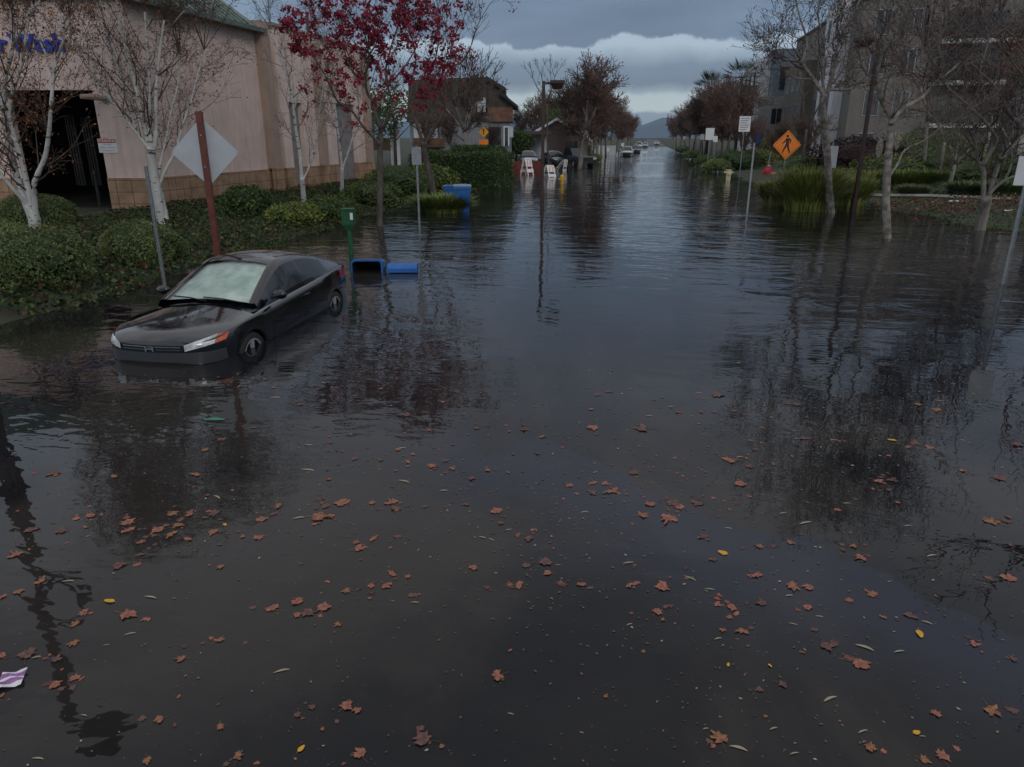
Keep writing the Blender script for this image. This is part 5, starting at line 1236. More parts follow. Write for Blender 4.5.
def make_car(label, loc, rz, paint, group=None, detail=True, scale=(1, 1, 1)):
    car = empty('parked_car', loc, rz, label, 'car', group); car.scale = scale
    # lower body
    xs = sorted(set([round(-2.22 + .04 * i, 4) for i in range(111)] + [round(2.0 + .01 * i, 4) for i in range(21)] + [2.205, 2.21, 2.215, 2.22, 2.225, 2.23, 2.233, 2.235] + [a + s * .36 for a in AX for s in (-1, 1)]))
    K = 8; mb = MB(); row = []
    for x in xs:
        w_ = tabi(x, PLAN); zl_, zs, zt_ = zlow(x), tabi(x, SHZ), tabi(x, TOPZ); half = []
        half.append((w_ * prof(zl_) - .05, zl_ - .002 + .01))
        for k in range(K): z = zl_ + (zs - zl_) * k / (K - 1); half.append((w_ * prof(z), z))
        ws_ = half[-1][0]
        for k in range(1, 7):
            t = k / 6; yy = ws_ * math.cos(t * PI / 2) if k < 6 else 0.0; tt = 1 - (yy / max(ws_, 1e-4)) ** 2.4
            half.append((yy, zs + (zt_ - zs) * tt))
        full = [(x, y, z) for y, z in half] + [(x, -y, z) for y, z in half[-2::-1]]
        row.append(len(full)); mb.v += full
    n_ = row[0]
    for i in range(len(xs) - 1):
        for k in range(n_ - 1): mb.f.append((i * n_ + k, i * n_ + k + 1, (i + 1) * n_ + k + 1, (i + 1) * n_ + k)); mb.m.append(0)
    mb.f.append(tuple(range(n_))); mb.f.append(tuple((len(xs) - 1) * n_ + k for k in range(n_))[::-1]); mb.m += [0, 0]
    body = mb.build('body', M[paint], car, smooth=True)
    m_ = MB(); m_.box(-1.9, 1.9, -.62, .62, .16, .70); m_.build('underbody', M['trim'], car)
    # greenhouse
    N = 60; gx = [-1.85 + (2.83) * i / N for i in range(N + 1)]; grid = []
    NB, NR = 6, 8
    for x in gx:
        yb, zb = tabi(x, PLAN) * prof(.9) - .035, max(tabi(x, SHZ) - .005, 0); yb = min(yb, tabi(x, PLAN) * .93)
        yr, zr = tabi(x, RAIL['y']), tabi(x, RAIL['z'])
        crown = .035 + .03 * math.sin(PI * max(0, min(1, (x + 1.85) / 2.83)))
        half = []
        for k in range(NB + 1):
            t = k / NB; half.append((yb + (yr - yb) * (t ** 1.15), zb + (zr - zb) * t))
        for k in range(1, NR + 1):
            t = k / NR; y = yr * (1 - t); half.append((y, zr + crown * (1 - (y / yr) ** 2)))
        grid.append([(x, y, z) for y, z in half] + [(x, -y, z) for y, z in half[-2::-1]])
    n_ = len(grid[0]); parts = {k: MB() for k in ('roof', 'windshield', 'rear_window', 'w0', 'w1', 'w2', 'w3')}
    for i in range(N):
        xm = (gx[i] + gx[i + 1]) / 2
        for k in range(n_ - 1):
            kk = min(k, n_ - 2 - k); side = 0 if k < n_ // 2 else 1
            key = 'roof'
            if kk < NB:
                if 1 <= kk < NB - 1 + (1 if False else 0):
                    if -.42 < xm < .62: key = 'w0' if not side else 'w2'
                    elif -1.28 < xm < -.50: key = 'w1' if not side else 'w3'
            else:
                if xm > .12 and kk > NB: key = 'windshield'
                elif xm > .12 and kk == NB: key = 'roof'
                elif xm < -.88 and kk > NB: key = 'rear_window'
            P_ = parts[key]; o = len(P_.v); P_.v += [grid[i][k], grid[i][k + 1], grid[i + 1][k + 1], grid[i + 1][k]]; P_.f.append((o, o + 1, o + 2, o + 3)); P_.m.append(0)
    import bmesh
    def weld(ob):
        bm = bmesh.new(); bm.from_mesh(ob.data); bmesh.ops.remove_doubles(bm, verts=bm.verts, dist=.0005); bm.to_mesh(ob.data); bm.free()
        ob.data.polygons.foreach_set('use_smooth', [True] * len(ob.data.polygons)); return ob
    weld(parts['roof'].build('roof', M[paint], car))
    weld(parts['rear_window'].build('rear_window', M['tint'], car))
    for k in ('w0', 'w1', 'w2', 'w3'): weld(parts[k].build('side_window', M['tint'], car))
    weld(parts['windshield'].build('windshield', M['glass'] if detail else M['tint'], car))
    if detail:
        sh_ = MB(); pv = []
        for x in [.96 - i * .084 for i in range(11)]:
            yr, zr = tabi(x, RAIL['y']), tabi(x, RAIL['z'])
            for j in range(13):
                y = yr * (-.93 + 1.86 * j / 12); pv.append((x - .03, y, zr + .05 * (1 - (y / yr) ** 2) - .035 + .006 * math.sin(j * 3.1)))
        sh_.v = pv
        for a in range(10):
            for j in range(12): sh_.f.append((a * 13 + j, a * 13 + j + 1, a * 13 + 14 + j, a * 13 + 13 + j)); sh_.m.append(0)
        sh_.build('sunshade', M['shade'], car, smooth=True)
        for y0, y1 in ((.55, -.08), (.0, -.55)):
            m_ = MB(); p0 = (1.0, y0, .955); p1 = (.93, y1, .992)
            m_.tube([p0, ((p0[0] + p1[0]) / 2 + .01, (y0 + y1) / 2, .99), p1], .010, 5); m_.build('wiper', M['trim'], car)
    # fascia parts follow the nose surface
    def nose_x(y, z):
        lo, hi = 1.2, 2.235
        for _ in range(30):
            mid = (lo + hi) / 2
            if tabi(mid, PLAN) * prof(z) > abs(y): lo = mid
            else: hi = mid
        return lo
    def patch(name, ys, zf0, zf1, m, off=.012, nz=5, parent=car):
        m_ = MB()
        for y in ys:
            for j in range(nz):
                z = zf0(y) + (zf1(y) - zf0(y)) * j / (nz - 1); m_.v.append((nose_x(y, min(z, .72)) + off - max(0, z - .685) * .9, y + (off * .8 if y > .6 else (-off * .8 if y < -.6 else 0)), z))
        for i in range(len(ys) - 1):
            for j in range(nz - 1): m_.f.append((i * nz + j, (i + 1) * nz + j, (i + 1) * nz + j + 1, i * nz + j + 1)); m_.m.append(0)
        return m_.build(name, M[m], parent, smooth=True)
    lin = lambda a, b_, n: [a + (b_ - a) * i / (n - 1) for i in range(n)]
    for sg in (1, -1):
        z0 = lambda y: .600 + (abs(y) - .44) * .24; z1 = lambda y: .678 + (abs(y) - .44) * .33
        hl_o = patch('headlight', [sg * v for v in lin(.45, .735, 10)], z0, z1, 'lens')
        patch('indicator', [sg * v for v in lin(.737, .80, 6)], z0, lambda y: .775 - (abs(y) - .737) * .2, 'amber', parent=hl_o)
    patch('grille', lin(-.43, .43, 15), lambda y: .592, lambda y: .675, 'trim', .008)
    patch('grille_bar', lin(-.40, .40, 15), lambda y: .650, lambda y: .664, 'chrome', .014, 2)
    patch('grille_bar', lin(-.40, .40, 15), lambda y: .618, lambda y: .624, 'chrome', .013, 2)
    patch('bumper', lin(-.80, .80, 29), lambda y: .43, lambda y: .583, 'bumper', .007)
    patch('lower_intake', lin(-.52, .52, 15), lambda y: .24, lambda y: .46 - .12 * max(0, abs(y) - .35), 'trim', .012)
    patch('bumper_seam', lin(-.62, .62, 15), lambda y: .584, lambda y: .592, 'trim', .006, 2)
    if detail:
        xn = nose_x(0, .6) + .018; e = MB()
        e.box(xn, xn + .012, -.06, -.04, .60, .668); e.box(xn, xn + .012, .04, .06, .60, .668); e.box(xn, xn + .010, -.04, .04, .626, .642); e.build('emblem', M['chrome'], car)
    # tail lights
    for sg in (1, -1):
        m_ = MB(); ys_ = lin(.52, .80, 7)
        for y in ys_:
            lo, hi = -2.22, -1.2
            for _ in range(30):
                mid = (lo + hi) / 2
                if tabi(mid, PLAN) * prof(.85) > abs(y): hi = mid
                else: lo = mid
            for z in (.76, .84, .93): m_.v.append((lo - .012, sg * (y + (.01 if y > .7 else 0)), z))
        for i in range(6):
            for j in range(2): m_.f.append((i * 3 + j, i * 3 + 3 + j, i * 3 + 4 + j, i * 3 + 1 + j)); m_.m.append(0)
        m_.build('tail_light', M['redlens'], car, smooth=True)
        # mirror
        m_ = MB(); lump(m_, (.62, sg * .93, 1.0), (.07, .095, .065), 5); m_.tube([(.64, sg * .80, .95), (.63, sg * .88, .98)], [.02, .025], 6); m_.build('wing_mirror', M[paint], car, smooth=True)
        m_ = MB(); w_ = tabi(-.30, PLAN) * prof(.80); m_.box(-.40, -.22, min(sg * w_, sg * (w_ + .03)), max(sg * w_, sg * (w_ + .03)), .79, .815, bev=.006); m_.build('door_handle', M[paint], car)
        # door shut line
        m_ = MB()
        for xx in (.78, -.50):
            for a in range(8):
                za, zb = .24 + a * .08, .24 + (a + 1) * .08
                ya, yb = tabi(xx, PLAN) * prof(za) + .002, tabi(xx, PLAN) * prof(zb) + .002
                m_.add([(xx - .004, sg * ya, za), (xx + .004, sg * ya, za), (xx + .004, sg * yb, zb), (xx - .004, sg * yb, zb)], [(0, 1, 2, 3)])
        m_.build('door_seam', M['trim'], car)
        for a in AX:
            wh = MB(); y1 = sg * .855; y0 = sg * .66
            pr = [(.235, 0), (.30, .0), (TR, .03), (TR, .16), (.30, .19), (.235, .19)]
            N_ = 28; vs = []
            for r__, t in pr:
                for k in range(N_): vs.append((a + r__ * math.cos(2 * PI * k / N_), y0 + (y1 - y0) * (t / .19), TR + r__ * math.sin(2 * PI * k / N_)))
            fs = [(i * N_ + k, i * N_ + (k + 1) % N_, (i + 1) * N_ + (k + 1) % N_, (i + 1) * N_ + k) for i in range(5) for k in range(N_)]
            wh.add(vs, fs); wo = wh.build('wheel', M['tyre'], car, smooth=True)
            rm = MB(); yo = y1 - sg * .014
            rm.tube([(a + .222 * math.cos(2 * PI * k / 24), yo, TR + .222 * math.sin(2 * PI * k / 24)) for k in range(25)], .017, 5, cap=False)
            for k in range(5):
                t = 2 * PI * k / 5 + .3
                for dt in (-.16, .16): rm.tube([(a + .04 * math.cos(t + dt), yo, TR + .04 * math.sin(t + dt)), (a + .215 * math.cos(t + dt * .8), yo, TR + .215 * math.sin(t + dt * .8))], [.022, .020], 5)
            rm.tube([(a, yo - sg * .02, TR), (a, yo + sg * .01, TR)], .05, 12)
            rm.build('rim', M['rim'], wo)
            dk_ = MB(); dk_.tube([(a, yo - sg * .10, TR), (a, yo - sg * .09, TR)], .225, 20); dk_.build('brake_disc', M['trim'], wo)
            # arch lining
            al = MB(); al.tube([(a, sg * .55, TR), (a, sg * .78, TR)], .37, 22); al.build('arch_liner', M['trim'], car)
    return car
qf, qr = gp(253, 348), gp(337, 303)
d = Vector((qf[0] - qr[0], qf[1] - qr[1])).normalized(); lft = Vector((-d.y, d.x))
mid = (Vector(qf[:2]) + Vector(qr[:2])) / 2 - lft * .82
ca = math.atan2(d.y, d.x)
make_car('black two-door coupe half sunk in the flood with a silver sunshade', (mid.x, mid.y, -.41), ca, 'carblack', scale=(1, .95, .97))
ya = -PI / 2
sil = make_car('silver hatchback parked behind the low red wall', (*fp(528, 160, 72)[:2], -.12), ya + .25, 'carsilver', detail=False, scale=(1, 1, 1.08))
lc_ = make_car('light blue-grey car parked at the left kerb in the middle distance', (*gp(627, 156)[:2], -.2), ya, 'carlight', detail=False, scale=(1, 1.1, 1.12))
q = gp(645, 147.5); dup(lc_, (q[0], q[1], -.1), ya, 'pale car parked farther along the left kerb', sc=(1, 1, 1.0))
q = fp(657, 139.5, 255); dup(lc_, (q[0], q[1], height(q[0], q[1])), ya, 'farthest pale car in the middle of the street', sc=1.05)
dkc = make_car('dark saloon parked behind the low red wall in front of the grey house', (*fp(504, 160, 70)[:2], -.1), ya + .3, 'cardark', detail=False)
q = gp(637, 153.5); dup(dkc, (q[0] - .4, q[1] + 5, -.2), ya, 'dark car tucked right behind the light blue-grey car', sc=(1, 1, 1.1))
dup(dkc, (*fp(554, 162, 73)[:2], -.1), ya + .5, 'dark car between the silver hatchback and the pickup', sc=(1, 1, 1.05))
q = fp(650, 143, 190); q = fp(652, 142, 190)
dup(lc_, (-3.2, 196, height(-3, 196)), ya, 'small white van far off by the left kerb', sc=(1.1, 1.0, 1.45))

# dark pickup: bonnet, cab and open bed
q = fp(575, 160, 71); pk = empty('pickup_truck', (q[0], q[1], -.1), ya + .55, 'dark pickup truck parked facing the street below the gabled house', 'pickup truck')
m_ = MB(); m_.prism([(-2.7, .45), (-2.7, 1.1), (-.9, 1.12), (1.0, 1.12), (1.2, 1.15), (2.5, 1.08), (2.65, .95), (2.68, .45), (2.15, .42), (2.0, .75), (1.55, .85), (1.15, .72), (1.0, .42), (-1.2, .42), (-1.4, .75), (-1.8, .85), (-2.2, .72), (-2.3, .42)], -.93, .93); m_.build('body', M['cardark'], pk)
m_ = MB(); m_.add([(-1.0, -.84, 1.125), (1.15, -.84, 1.125), (1.15, .84, 1.125), (-1.0, .84, 1.125), (-.8, -.7, 1.75), (.35, -.7, 1.78), (.35, .7, 1.78), (-.8, .7, 1.75)], [(4, 5, 6, 7), (0, 4, 7, 3)]); m_.build('cab_roof', M['cardark'], pk)
m_ = MB(); m_.add([(1.13, -.82, 1.13), (1.13, .82, 1.13), (.36, .68, 1.76), (.36, -.68, 1.76)], [(0, 1, 2, 3)]); m_.build('windshield', M['tint'], pk)
for sg in (-1, 1):
    m_ = MB(); m_.add([(-.95, sg * .83, 1.13), (1.12, sg * .83, 1.13), (.35, sg * .695, 1.77), (-.79, sg * .695, 1.74)], [(0, 1, 2, 3)]); m_.build('side_window', M['tint'], pk)
    m_ = MB(); m_.box(2.66, 2.70, *sorted((sg * .55, sg * .88)), .78, .95, bev=.01); m_.build('headlight', M['lens'], pk)
    for a in (1.58, -1.8):
        w_ = MB(); w_.tube([(a, sg * .7, .38), (a, sg * .95, .38)], .38, 20); wo = w_.build('wheel', M['tyre'], pk); r2 = MB(); r2.tube([(a, sg * .951, .38), (a, sg * .962, .38)], .22, 14); r2.build('rim', M['rim'], wo)
m_ = MB(); m_.box(2.672, 2.70, -.5, .5, .72, .98); m_.build('grille', M['chrome'], pk)

# ------------------------------------------------------------------ floating leaves
def leafmesh(kind, m, seed):
    rnd = random.Random(seed); mb = MB()
    if kind == 'maple':
        lobes = [(-90, .40, 0), (-62, .44, 0), (-38, .74, 1), (-14, .58, 0), (8, .86, 1), (28, .66, 0), (52, .84, 1), (70, .68, 0), (90, 1.0, 1), (110, .66, 0), (128, .84, 1), (152, .66, 0), (172, .86, 1), (194, .56, 0), (218, .72, 1), (240, .42, 0)]
        pts = []
        for a, r_, tip in lobes:
            a2 = math.radians(a + rnd.uniform(-5, 5)); r2 = r_ * rnd.choice((rnd.uniform(.72, 1.08), rnd.uniform(.72, 1.08), rnd.uniform(.45, .75))) * .5 * (1 - .25 * (seed % 3) * max(0, math.cos(math.radians(a) - seed))); pts.append((r2 * math.cos(a2), r2 * math.sin(a2)))
            if tip: a3 = a2 + .13; pts.append((r2 * .8 * math.cos(a3), r2 * .8 * math.sin(a3)))
        n = len(pts); c = [(0, 0, .004)]
        mb.v = c + [(x, y, .003 + rnd.random() * rnd.random() * .22 * math.hypot(x, y)) for x, y in pts]
        mb.f = [(0, i + 1, (i + 1) % n + 1) for i in range(n)]; mb.m = [0] * n
        mb.tube([(0, -.08, .006), (.02, -.3, .006), (.05, -.5, .004)], .008, 3)
    elif kind == 'oval':
        n = 14; mb.v = [(0, 0, .004)] + [(.5 * math.cos(t), .27 * math.sin(t) * (1 - .3 * math.cos(t)), .004 + .06 * rnd.random() * abs(math.sin(t))) for t in [2 * PI * i / n for i in range(n)]]
        mb.f = [(0, i + 1, (i + 1) % n + 1) for i in range(n)]; mb.m = [0] * n; mb.tube([(-.45, 0, .005), (-.75, .05, .004)], .012, 3)
    else:
        n = 7
        for i in range(n):
            t = i / (n - 1); w_ = .085 * math.sin(PI * (t * .9 + .05)); y = .12 * math.sin(t * 2.6)
            mb.v += [(t - .5, y + w_, .004 + .02 * t), (t - .5, y - w_, .004)]
        for i in range(n - 1): mb.f.append((2 * i, 2 * i + 1, 2 * i + 3, 2 * i + 2)); mb.m.append(0)
    me = bpy.data.meshes.new('leaf'); me.from_pydata(mb.v, [], mb.f); me.materials.append(M[m]); me.update(); return me
KINDS = {'r': ('maple', 'wet_red', 'reddish brown maple leaf floating on the dark water', 'maple leaf'), 'd': ('maple', 'wet_dull', 'dull brown half-sunk maple leaf floating on the dark water', 'maple leaf'), 'o': ('maple', 'wet_orange', 'orange-brown curled leaf floating on the dark water', 'leaf'),
         'y': ('oval', 'wet_yellow', 'bright yellow leaf floating on the dark water', 'yellow leaf'), 's': ('sliver', 'leafstem', 'thin pale straw-like leaf floating on the dark water', 'leaf sliver')}
LM = {k: [leafmesh(v[0], v[1], ord(k) * 10 + i) for i in range(9)] for k, v in KINDS.items()}
TILES = {
 (0, 380): 'd215,375,60 o825,280,40 o790,378,50 o690,535,55 r360,545,55 d250,605,50 d130,600,60 r520,570,60 r510,600,55 o560,650,45 r640,600,60 o685,615,55 o715,580,45 r760,540,45 d860,535,65 o855,605,45 y900,580,20 r750,640,40 r65,700,65 o885,750,35 d475,740,60 d880,240,40 s865,470,40 o345,590,30 d880,660,22 d560,700,40',
 (256, 380): 'd175,100,30 s210,262,28 d300,250,40 d400,315,45 r610,328,35 o710,345,50 r785,355,35 r925,362,30 d865,395,40 s205,362,50 r545,490,70 r350,495,85 d285,505,50 o245,548,85 s170,555,40 r90,505,50 r20,560,50 r15,628,50 r475,635,50 r410,675,60 d840,500,40 r965,530,65 d975,575,30 r870,750,50 d605,140,50 s75,72,35 s580,275,35 s590,408,45 s750,445,30 s905,632,30 s940,640,25 s1008,602,30',
 (512, 380): 'd50,198,40 o118,228,35 r325,190,50 d515,195,75 d825,60,55 d665,130,35 d760,128,45 d810,130,30 r870,320,60 s910,310,28 d945,345,40 r910,418,50 r230,420,40 r320,412,40 r370,415,40 d320,452,55 o400,445,55 d490,375,50 r555,500,55 d640,490,70 r670,510,45 d740,495,60 o520,545,60 r625,552,85 d70,635,60 d125,730,65 d60,745,40 d770,630,50 o990,665,50 y842,692,35 d805,720,45 s548,145,22 s465,735,40 s290,530,28 d345,60,40 d390,48,35 d105,295,25 d970,278,25 s635,108,24 s885,125,20 s745,52,24 s865,595,26',
 (768, 380): 'd75,95,35 d115,100,40 o600,98,35 o675,122,50 y495,242,30 d590,250,60 o780,362,35 d920,390,60 r440,405,50 d490,402,40 d480,440,30 o520,493,25 o285,522,30 o895,570,75 o85,650,35 d300,680,30 o345,665,40 r370,710,60 d960,550,40 s560,585,28 s655,705,38 d965,660,30 s60,535,28 d150,235,50 d1000,260,60 s150,575,50 s315,495,28 s262,242,26',
 (0, 572): 'o165,40,60 o75,78,50 o10,102,40 y437,118,42 r510,170,65 r340,165,55 o305,210,45 o300,285,50 r215,452,62 d110,335,75 s145,345,32 d220,350,45 r8,495,30 r12,335,40 r295,430,50 o875,277,40 r727,348,45 s335,577,28 r645,590,55 r717,500,22 o885,622,45 o950,738,55 o588,752,40 s270,40,42 s425,295,22 s600,105,50 s520,250,38 s150,750,45',
 (256, 572): 'r68,148,55 r170,120,65 d215,162,65 r268,145,60 r160,173,40 o330,208,42 o365,75,42 r465,55,40 r520,52,60 r542,10,40 o605,22,30 r965,418,72 r358,538,62 o405,550,48 d225,540,35 o265,632,25 y182,708,32 r420,735,65 d675,675,85 r745,698,30 d165,570,35 s102,400,55 r455,108,20 r1015,315,20 s635,125,30 s545,118,16 s1018,570,24',
 (512, 572): 'r25,52,55 r280,52,50 r468,55,45 r605,60,72 r575,160,50 o600,192,25 r820,130,45 r885,142,60 o925,235,65 o843,232,35 d1000,130,45 r980,15,60 r145,5,35 r528,320,22 o372,497,27 o835,668,80 y865,372,20 d985,472,35 s712,28,45 s790,72,35 s470,212,25 o1015,577,20 s775,630,22 s905,710,60 s825,270,30',
 (768, 572): 'o105,58,70 r172,65,50 o420,92,60 r155,142,50 r460,182,35 d575,178,60 s635,205,35 y607,250,42 r822,290,50 r360,365,85 r960,30,75 d185,235,35 d232,292,65 s385,306,60 s525,322,42 r665,568,50 o885,550,80 y595,643,28 s618,660,24 s23,630,32 s380,642,42 o410,700,58 s105,730,35 o620,750,50 r695,740,58 s250,512,60 d980,350,40 d60,450,50 s85,98,28 y8,377,18 s205,180,26 s100,210,30'}
rnd = random.Random(99); cnt = 0
def put_leaf(kind, px, py, size_px, label=None):
    global cnt
    q = gp(px, py); zc = Fof(q) * _c + CAMH * _s; k = KINDS[kind]
    size = size_px / 711 * zc * (1.42 if k[0] == 'maple' else 1.15)
    o = bpy.data.objects.new('floating_leaf', LM[kind][cnt % 9]); COL.objects.link(o); o.location = (q[0], q[1], .003 + .0004 * (cnt % 7)); o.scale = (size, size * rnd.uniform(.8, 1.25), size); o.rotation_euler = (0, 0, rnd.uniform(0, 6.28) if kind != 's' else rnd.uniform(-.6, .6)); cnt += 1
    tag(o, label or k[2], k[3], 'leaves floating on the flood: ' + k[3] if not label else 'leaves floating on the flood')
for (ox, oy), st in TILES.items():
    for tk in st.split():
        a, b_, c_ = tk[1:].split(','); px, py = ox + int(a) / 4, oy + int(b_) / 4
        lb = None
        if tk == 'y437,118,42': lb = 'bright yellow leaf beside the dark ring-shaped reflection at lower left'
        if tk == 'y842,692,35': lb = 'bright yellow-orange leaf alone right of the picture centre'
        if tk == 'r965,418,72': lb = 'bright red-brown three-pointed leaf alone at the lower middle'
        if tk == 'y607,250,42': lb = 'pale yellow crescent leaf at the lower right'
        if tk == 'r360,365,85': lb = 'largest bright red-brown leaf at the lower right'
        put_leaf(tk[0], px, py, int(c_) / 4, lb)
while cnt < 292:     # scattered small ones nearer the coupe and mid water
    c = rnd.choice([(300, 372, 60, 12), (240, 470, 130, 55), (580, 420, 160, 40), (720, 440, 130, 40), (430, 430, 90, 40)])
    px, py = rnd.gauss(c[0], c[2]), rnd.gauss(c[1], c[3])
    if py < 335 or (px < 345 and py < 368) or px < 0: continue
    put_leaf(rnd.choice('drddo'), px, py, rnd.uniform(4, 9) * (py / 520))
# fine drifting bits nobody could count
mb = MB()
for i in range(2600):
    u = rnd.random(); py = 330 + 436 * u; px = rnd.uniform(0, 1024)
    if rnd.random() < .6:
        c = rnd.choice([(250, 500, 120, 50), (620, 480, 130, 60), (820, 620, 130, 70), (720, 440, 140, 30), (560, 560, 60, 40), (420, 470, 90, 50), (300, 372, 60, 14)]); px, py = rnd.gauss(c[0], c[2]), rnd.gauss(c[1], c[3])
    if py < 325 or py > 790 or (px < 345 and py < 372): continue
    q = gp(px, py); mb.leaf((q[0], q[1], .004), rnd.uniform(.008, .035) * (Fof(q) / 5) ** .6, rnd, rnd.choice([0, 0, 1, 2, 3, 3]), flat=1, asp=rnd.choice([.15, .3, .6]))
raft = []
for (ox, oy), st in TILES.items():
    for tk in st.split():
        if tk[0] in 'rdo':
            a, b_, c_ = tk[1:].split(',')
            for k in range(rnd.choice((0, 0, 1, 1, 2, 3))): raft.append((ox + int(a) / 4 + rnd.gauss(0, 13), oy + int(b_) / 4 + rnd.gauss(0, 6), rnd.uniform(.35, .85) * int(c_) / 4))
for k in range(260):
    c = rnd.choice([(160, 520, 80, 14), (320, 372, 60, 8), (610, 480, 60, 10), (700, 500, 90, 14), (620, 440, 170, 25), (860, 430, 90, 20)]); px, py = rnd.gauss(c[0], c[2]), rnd.gauss(c[1], c[3]); raft.append((px, py, rnd.uniform(2.5, 7) * py / 520))
for px, py, sp in raft:
    if py < 330 or (px < 345 and py < 370): continue
    q = gp(px, py); sz = sp / 711 * (Fof(q) * _c + CAMH * _s) * 1.25; me = LM[rnd.choice('ddro')][rnd.randrange(9)]; a = rnd.uniform(0, 6.3); ca_, sa_ = math.cos(a) * sz, math.sin(a) * sz; o = len(mb.v)
    mb.v += [(q[0] + v.co.x * ca_ - v.co.y * sa_, q[1] + v.co.x * sa_ + v.co.y * ca_, .002 + v.co.z * sz) for v in me.vertices]; mi = rnd.choice((0, 0, 1)); 
    for f in me.polygons: mb.f.append(tuple(o + i for i in f.vertices)); mb.m.append(mi)
tag(mb.build('leaf_debris', [M['wet_dull'], M['wet_red'], M['leafstem'], M['lf_olive']]), 'fine specks of leaf debris drifting on the water', 'leaf debris', kind='stuff')
# green scrap, wrapper, leaves on the bonnet
q = gp(215, 420); m_ = MB(); m_.add([(-.1, -.02, .006), (0, -.03, .012), (.1, -.01, .006), (.09, .015, .006), (0, .03, .02), (-.11, .02, .006)], [(0, 1, 4, 5), (1, 2, 3, 4)])
tag(m_.build('plastic_scrap', M['greenscrap'], loc=q, rz=YAW), 'small green plastic strip floating in front of the coupe', 'plastic scrap')
q = gp(12, 681); r_ = empty('candy_wrapper', q, YAW + .35, 'purple and white snack wrapper floating at the lower left', 'wrapper')
pur = mat('purple_print', (.30, .12, .34), .35, .3, 30)
m_ = MB()
for j in range(9):
    for i in range(5): m_.v.append((-.055 + .0275 * i + .004 * math.sin(j), -.06 + .015 * j, .006 + .008 * math.sin(i * 1.6 + j) + .008))
for j in range(8):
    for i in range(4): m_.f.append((j * 5 + i, j * 5 + i + 1, j * 5 + i + 6, j * 5 + i + 5)); m_.m.append(0 if j in (0, 1, 7, 4) else 1)
m_.build('wrapper_film', [M['white'], pur], r_)
C_, S_ = math.cos(ca), math.sin(ca)
for lx, ly, k, sc_, lb in ((1.55, .06, 'o', .085, 'orange-brown leaf lying on the coupe bonnet'), (1.28, .42, 'r', .06, 'small reddish leaf on the coupe bonnet near the windscreen')):
    z = tabi(lx, SHZ) + (tabi(lx, TOPZ) - tabi(lx, SHZ)) * (1 - (abs(ly) / .84) ** 2.4) - .33
    o = bpy.data.objects.new('fallen_leaf', LM[k][2]); COL.objects.link(o); o.location = (mid.x + lx * C_ - ly * S_, mid.y + lx * S_ + ly * C_, (z + .33) * .97 - .41 + .008); o.scale = (sc_,) * 3; o.rotation_euler = (0, .13, 1); tag(o, lb, 'leaf')

# ------------------------------------------------------------------ sky, sun, camera
SUN_EL, SUN_AZ = math.radians(28), math.radians(150)
wd = bpy.data.worlds.new('World'); scene.world = wd; wd.use_nodes = True; nt = wd.node_tree; l = nt.links.new
bg = nt.nodes['Background']; bg.inputs['Strength'].default_value = .1
sky = nt.nodes.new('ShaderNodeTexSky'); sky.sky_type = 'NISHITA'; sky.sun_disc = False; sky.sun_elevation = SUN_EL; sky.sun_rotation = SUN_AZ
tc = nt.nodes.new('ShaderNodeTexCoord'); sep = nt.nodes.new('ShaderNodeSeparateXYZ'); l(tc.outputs['Generated'], sep.inputs[0])
def wn(scale, sc3, detail, dist=0, rough=.55, loc=(0, 0, 0)):
    mp = nt.nodes.new('ShaderNodeMapping'); mp.inputs['Scale'].default_value = sc3; mp.inputs['Location'].default_value = loc; l(tc.outputs['Generated'], mp.inputs[0])
    n = nt.nodes.new('ShaderNodeTexNoise'); n.inputs['Scale'].default_value = scale; n.inputs['Detail'].default_value = detail; n.inputs['Distortion'].default_value = dist; n.inputs['Roughness'].default_value = rough; l(mp.outputs[0], n.inputs['Vector']); return n.outputs['Fac']
def mth(op, a, b_):
    n = nt.nodes.new('ShaderNodeMath'); n.operation = op
    for i, q in enumerate((a, b_)):
        if isinstance(q, (int, float)): n.inputs[i].default_value = q
        else: l(q, n.inputs[i])
    return n.outputs[0]
def mrg(v, a, b_, c_, d_):
    n = nt.nodes.new('ShaderNodeMapRange'); n.interpolation_type = 'SMOOTHSTEP'; l(v, n.inputs[0])
    for i, q in enumerate((a, b_, c_, d_)): n.inputs[i + 1].default_value = q
    return n.outputs[0]
def ramp(v, stops):
    n = nt.nodes.new('ShaderNodeValToRGB'); l(v, n.inputs[0]); e = n.color_ramp.elements
    while len(e) < len(stops): e.new(.5)
    for k, (p_, c_) in enumerate(stops): e[k].position = p_; e[k].color = (*c_, 1)
    return n.outputs[0]
def mixc(f, a, b_, mode='MIX'):
    n = nt.nodes.new('ShaderNodeMixRGB'); n.blend_type = mode
    for i, q in enumerate((f, a, b_)):
        if isinstance(q, (int, float)): n.inputs[i].default_value = q
        elif isinstance(q, tuple): n.inputs[i].default_value = (*q, 1)
        else: l(q, n.inputs[i])
    return n.outputs[0]
dz = sep.outputs['Z']
bump_n = wn(7, (1, 1, .7), 8, .3); soft = wn(2.6, (1, 1, 3.2), 6, .4, .55, (3, 1, 0)); streak = wn(4, (1, 1, 7), 5, .3, .5, (5, 2, 1))
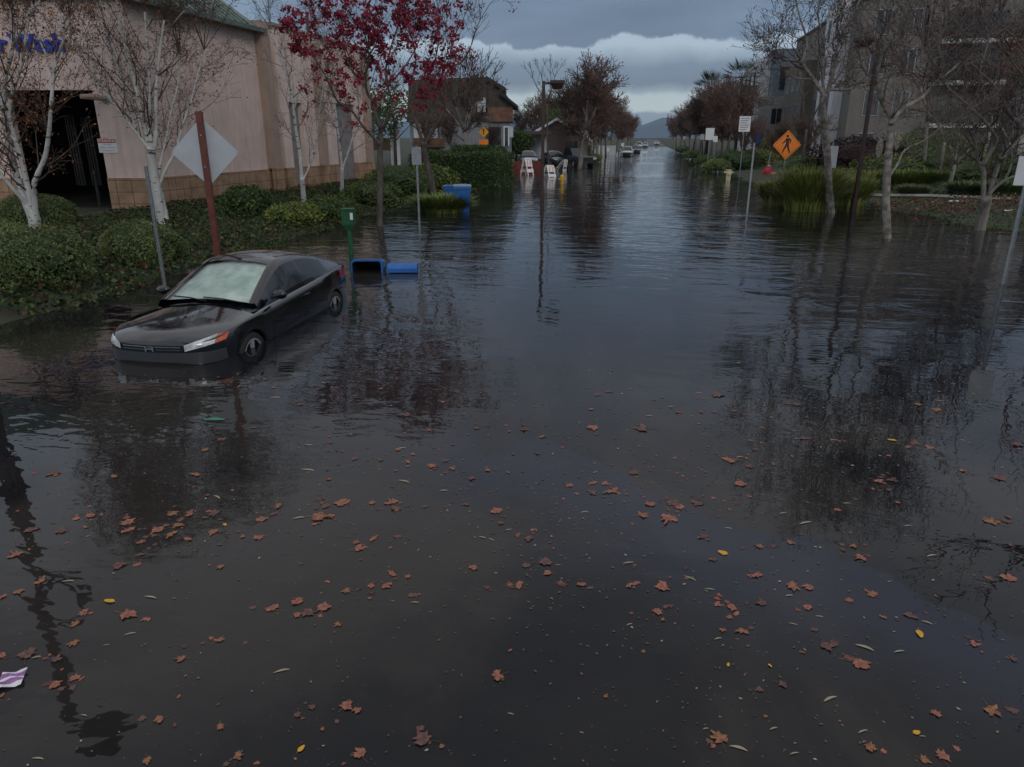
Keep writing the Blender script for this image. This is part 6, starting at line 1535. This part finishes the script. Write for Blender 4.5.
# lumpy top edge of the cloud bank
fine_n = wn(20, (1, 1, 1), 8, .2, .6)
edge = mth('ADD', mth('ADD', dz, mth('MULTIPLY', mth('SUBTRACT', bump_n, .5), .05)), mth('MULTIPLY', mth('SUBTRACT', fine_n, .5), .035))
bank = mrg(edge, .113, .119, 1, 0)
low = mth('ADD', dz, mth('MULTIPLY', mth('SUBTRACT', streak, .5), .022))
bankcol = ramp(mth('MULTIPLY', mth('ADD', dz, mth('MULTIPLY', mth('SUBTRACT', fine_n, .5), .022)), 7.0), [(.0, (3.0, 3.7, 4.4)), (.20, (3.4, 4.2, 5.0)), (.235, (8.2, 9.2, 8.8)), (.36, (7.8, 8.8, 8.6)), (.40, (4.2, 5.0, 5.5)), (.46, (1.9, 2.5, 3.3)), (.60, (2.3, 3.1, 4.1)), (.76, (6.4, 7.5, 8.3))])
deck = ramp(mth('ADD', mth('MULTIPLY', soft, .7), mth('MULTIPLY', streak, .3)), [(.3, (1.15, 1.65, 2.45)), (.5, (1.8, 2.5, 3.5)), (.7, (2.9, 3.8, 5.0))])
# brighter and thinner towards the left of the street and overhead
leftf = mrg(mth('ADD', mth('MULTIPLY', sep.outputs['X'], -1.0), mth('MULTIPLY', soft, .3)), .55, .80, 0, 1)
deck = mixc(mth('MULTIPLY', leftf, .55), deck, (6.0, 7.8, 9.0))
zen = mrg(dz, .13, .55, 0, 1)
deck = mixc(zen, deck, ramp(soft, [(.3, (5.4, 5.3, 5.4)), (.7, (8.9, 8.5, 8.2))]))
cl = mixc(bank, deck, bankcol)
final = mixc(.9, sky.outputs[0], cl)
final = mixc(1.0, final, (1.14, 1.19, 1.27), 'MULTIPLY')
l(final, bg.inputs['Color'])
sd = bpy.data.lights.new('sun', 'SUN'); sd.energy = .8; sd.angle = math.radians(18); sd.color = (1, .96, .90); so = bpy.data.objects.new('sun', sd); COL.objects.link(so)
dirv = Vector((math.sin(SUN_AZ) * math.cos(SUN_EL), math.cos(SUN_AZ) * math.cos(SUN_EL), math.sin(SUN_EL)))
so.rotation_euler = dirv.to_track_quat('Z', 'Y').to_euler()

hz_ = MB(); hz_.box(-4200, 4200, -300, 5400, -25, 420)
hm = bpy.data.materials.new('pale_air'); hm.use_nodes = True; hn = hm.node_tree; hn.nodes.clear(); ho_ = hn.nodes.new('ShaderNodeOutputMaterial'); pv_ = hn.nodes.new('ShaderNodeVolumePrincipled')
pv_.inputs['Color'].default_value = (.72, .86, 1.0, 1); pv_.inputs['Density'].default_value = .00012; pv_.inputs['Anisotropy'].default_value = .2; hn.links.new(pv_.outputs[0], ho_.inputs['Volume'])
tag(hz_.build('haze', hm), kind='stuff')
cd = bpy.data.cameras.new('camera'); cam = bpy.data.objects.new('camera', cd); COL.objects.link(cam)
cam.location = (0, 0, CAMH); cam.rotation_euler = (PI / 2 - PITCH, 0, YAW)
cd.sensor_fit = 'HORIZONTAL'; cd.sensor_width = 36; cd.lens = FPX / 1024 * 36; cd.clip_end = 9000; cd.clip_start = .05
scene.camera = cam
scene.view_settings.view_transform = 'Standard'; scene.view_settings.look = 'None'; scene.view_settings.exposure = -.47; scene.view_settings.gamma = 1
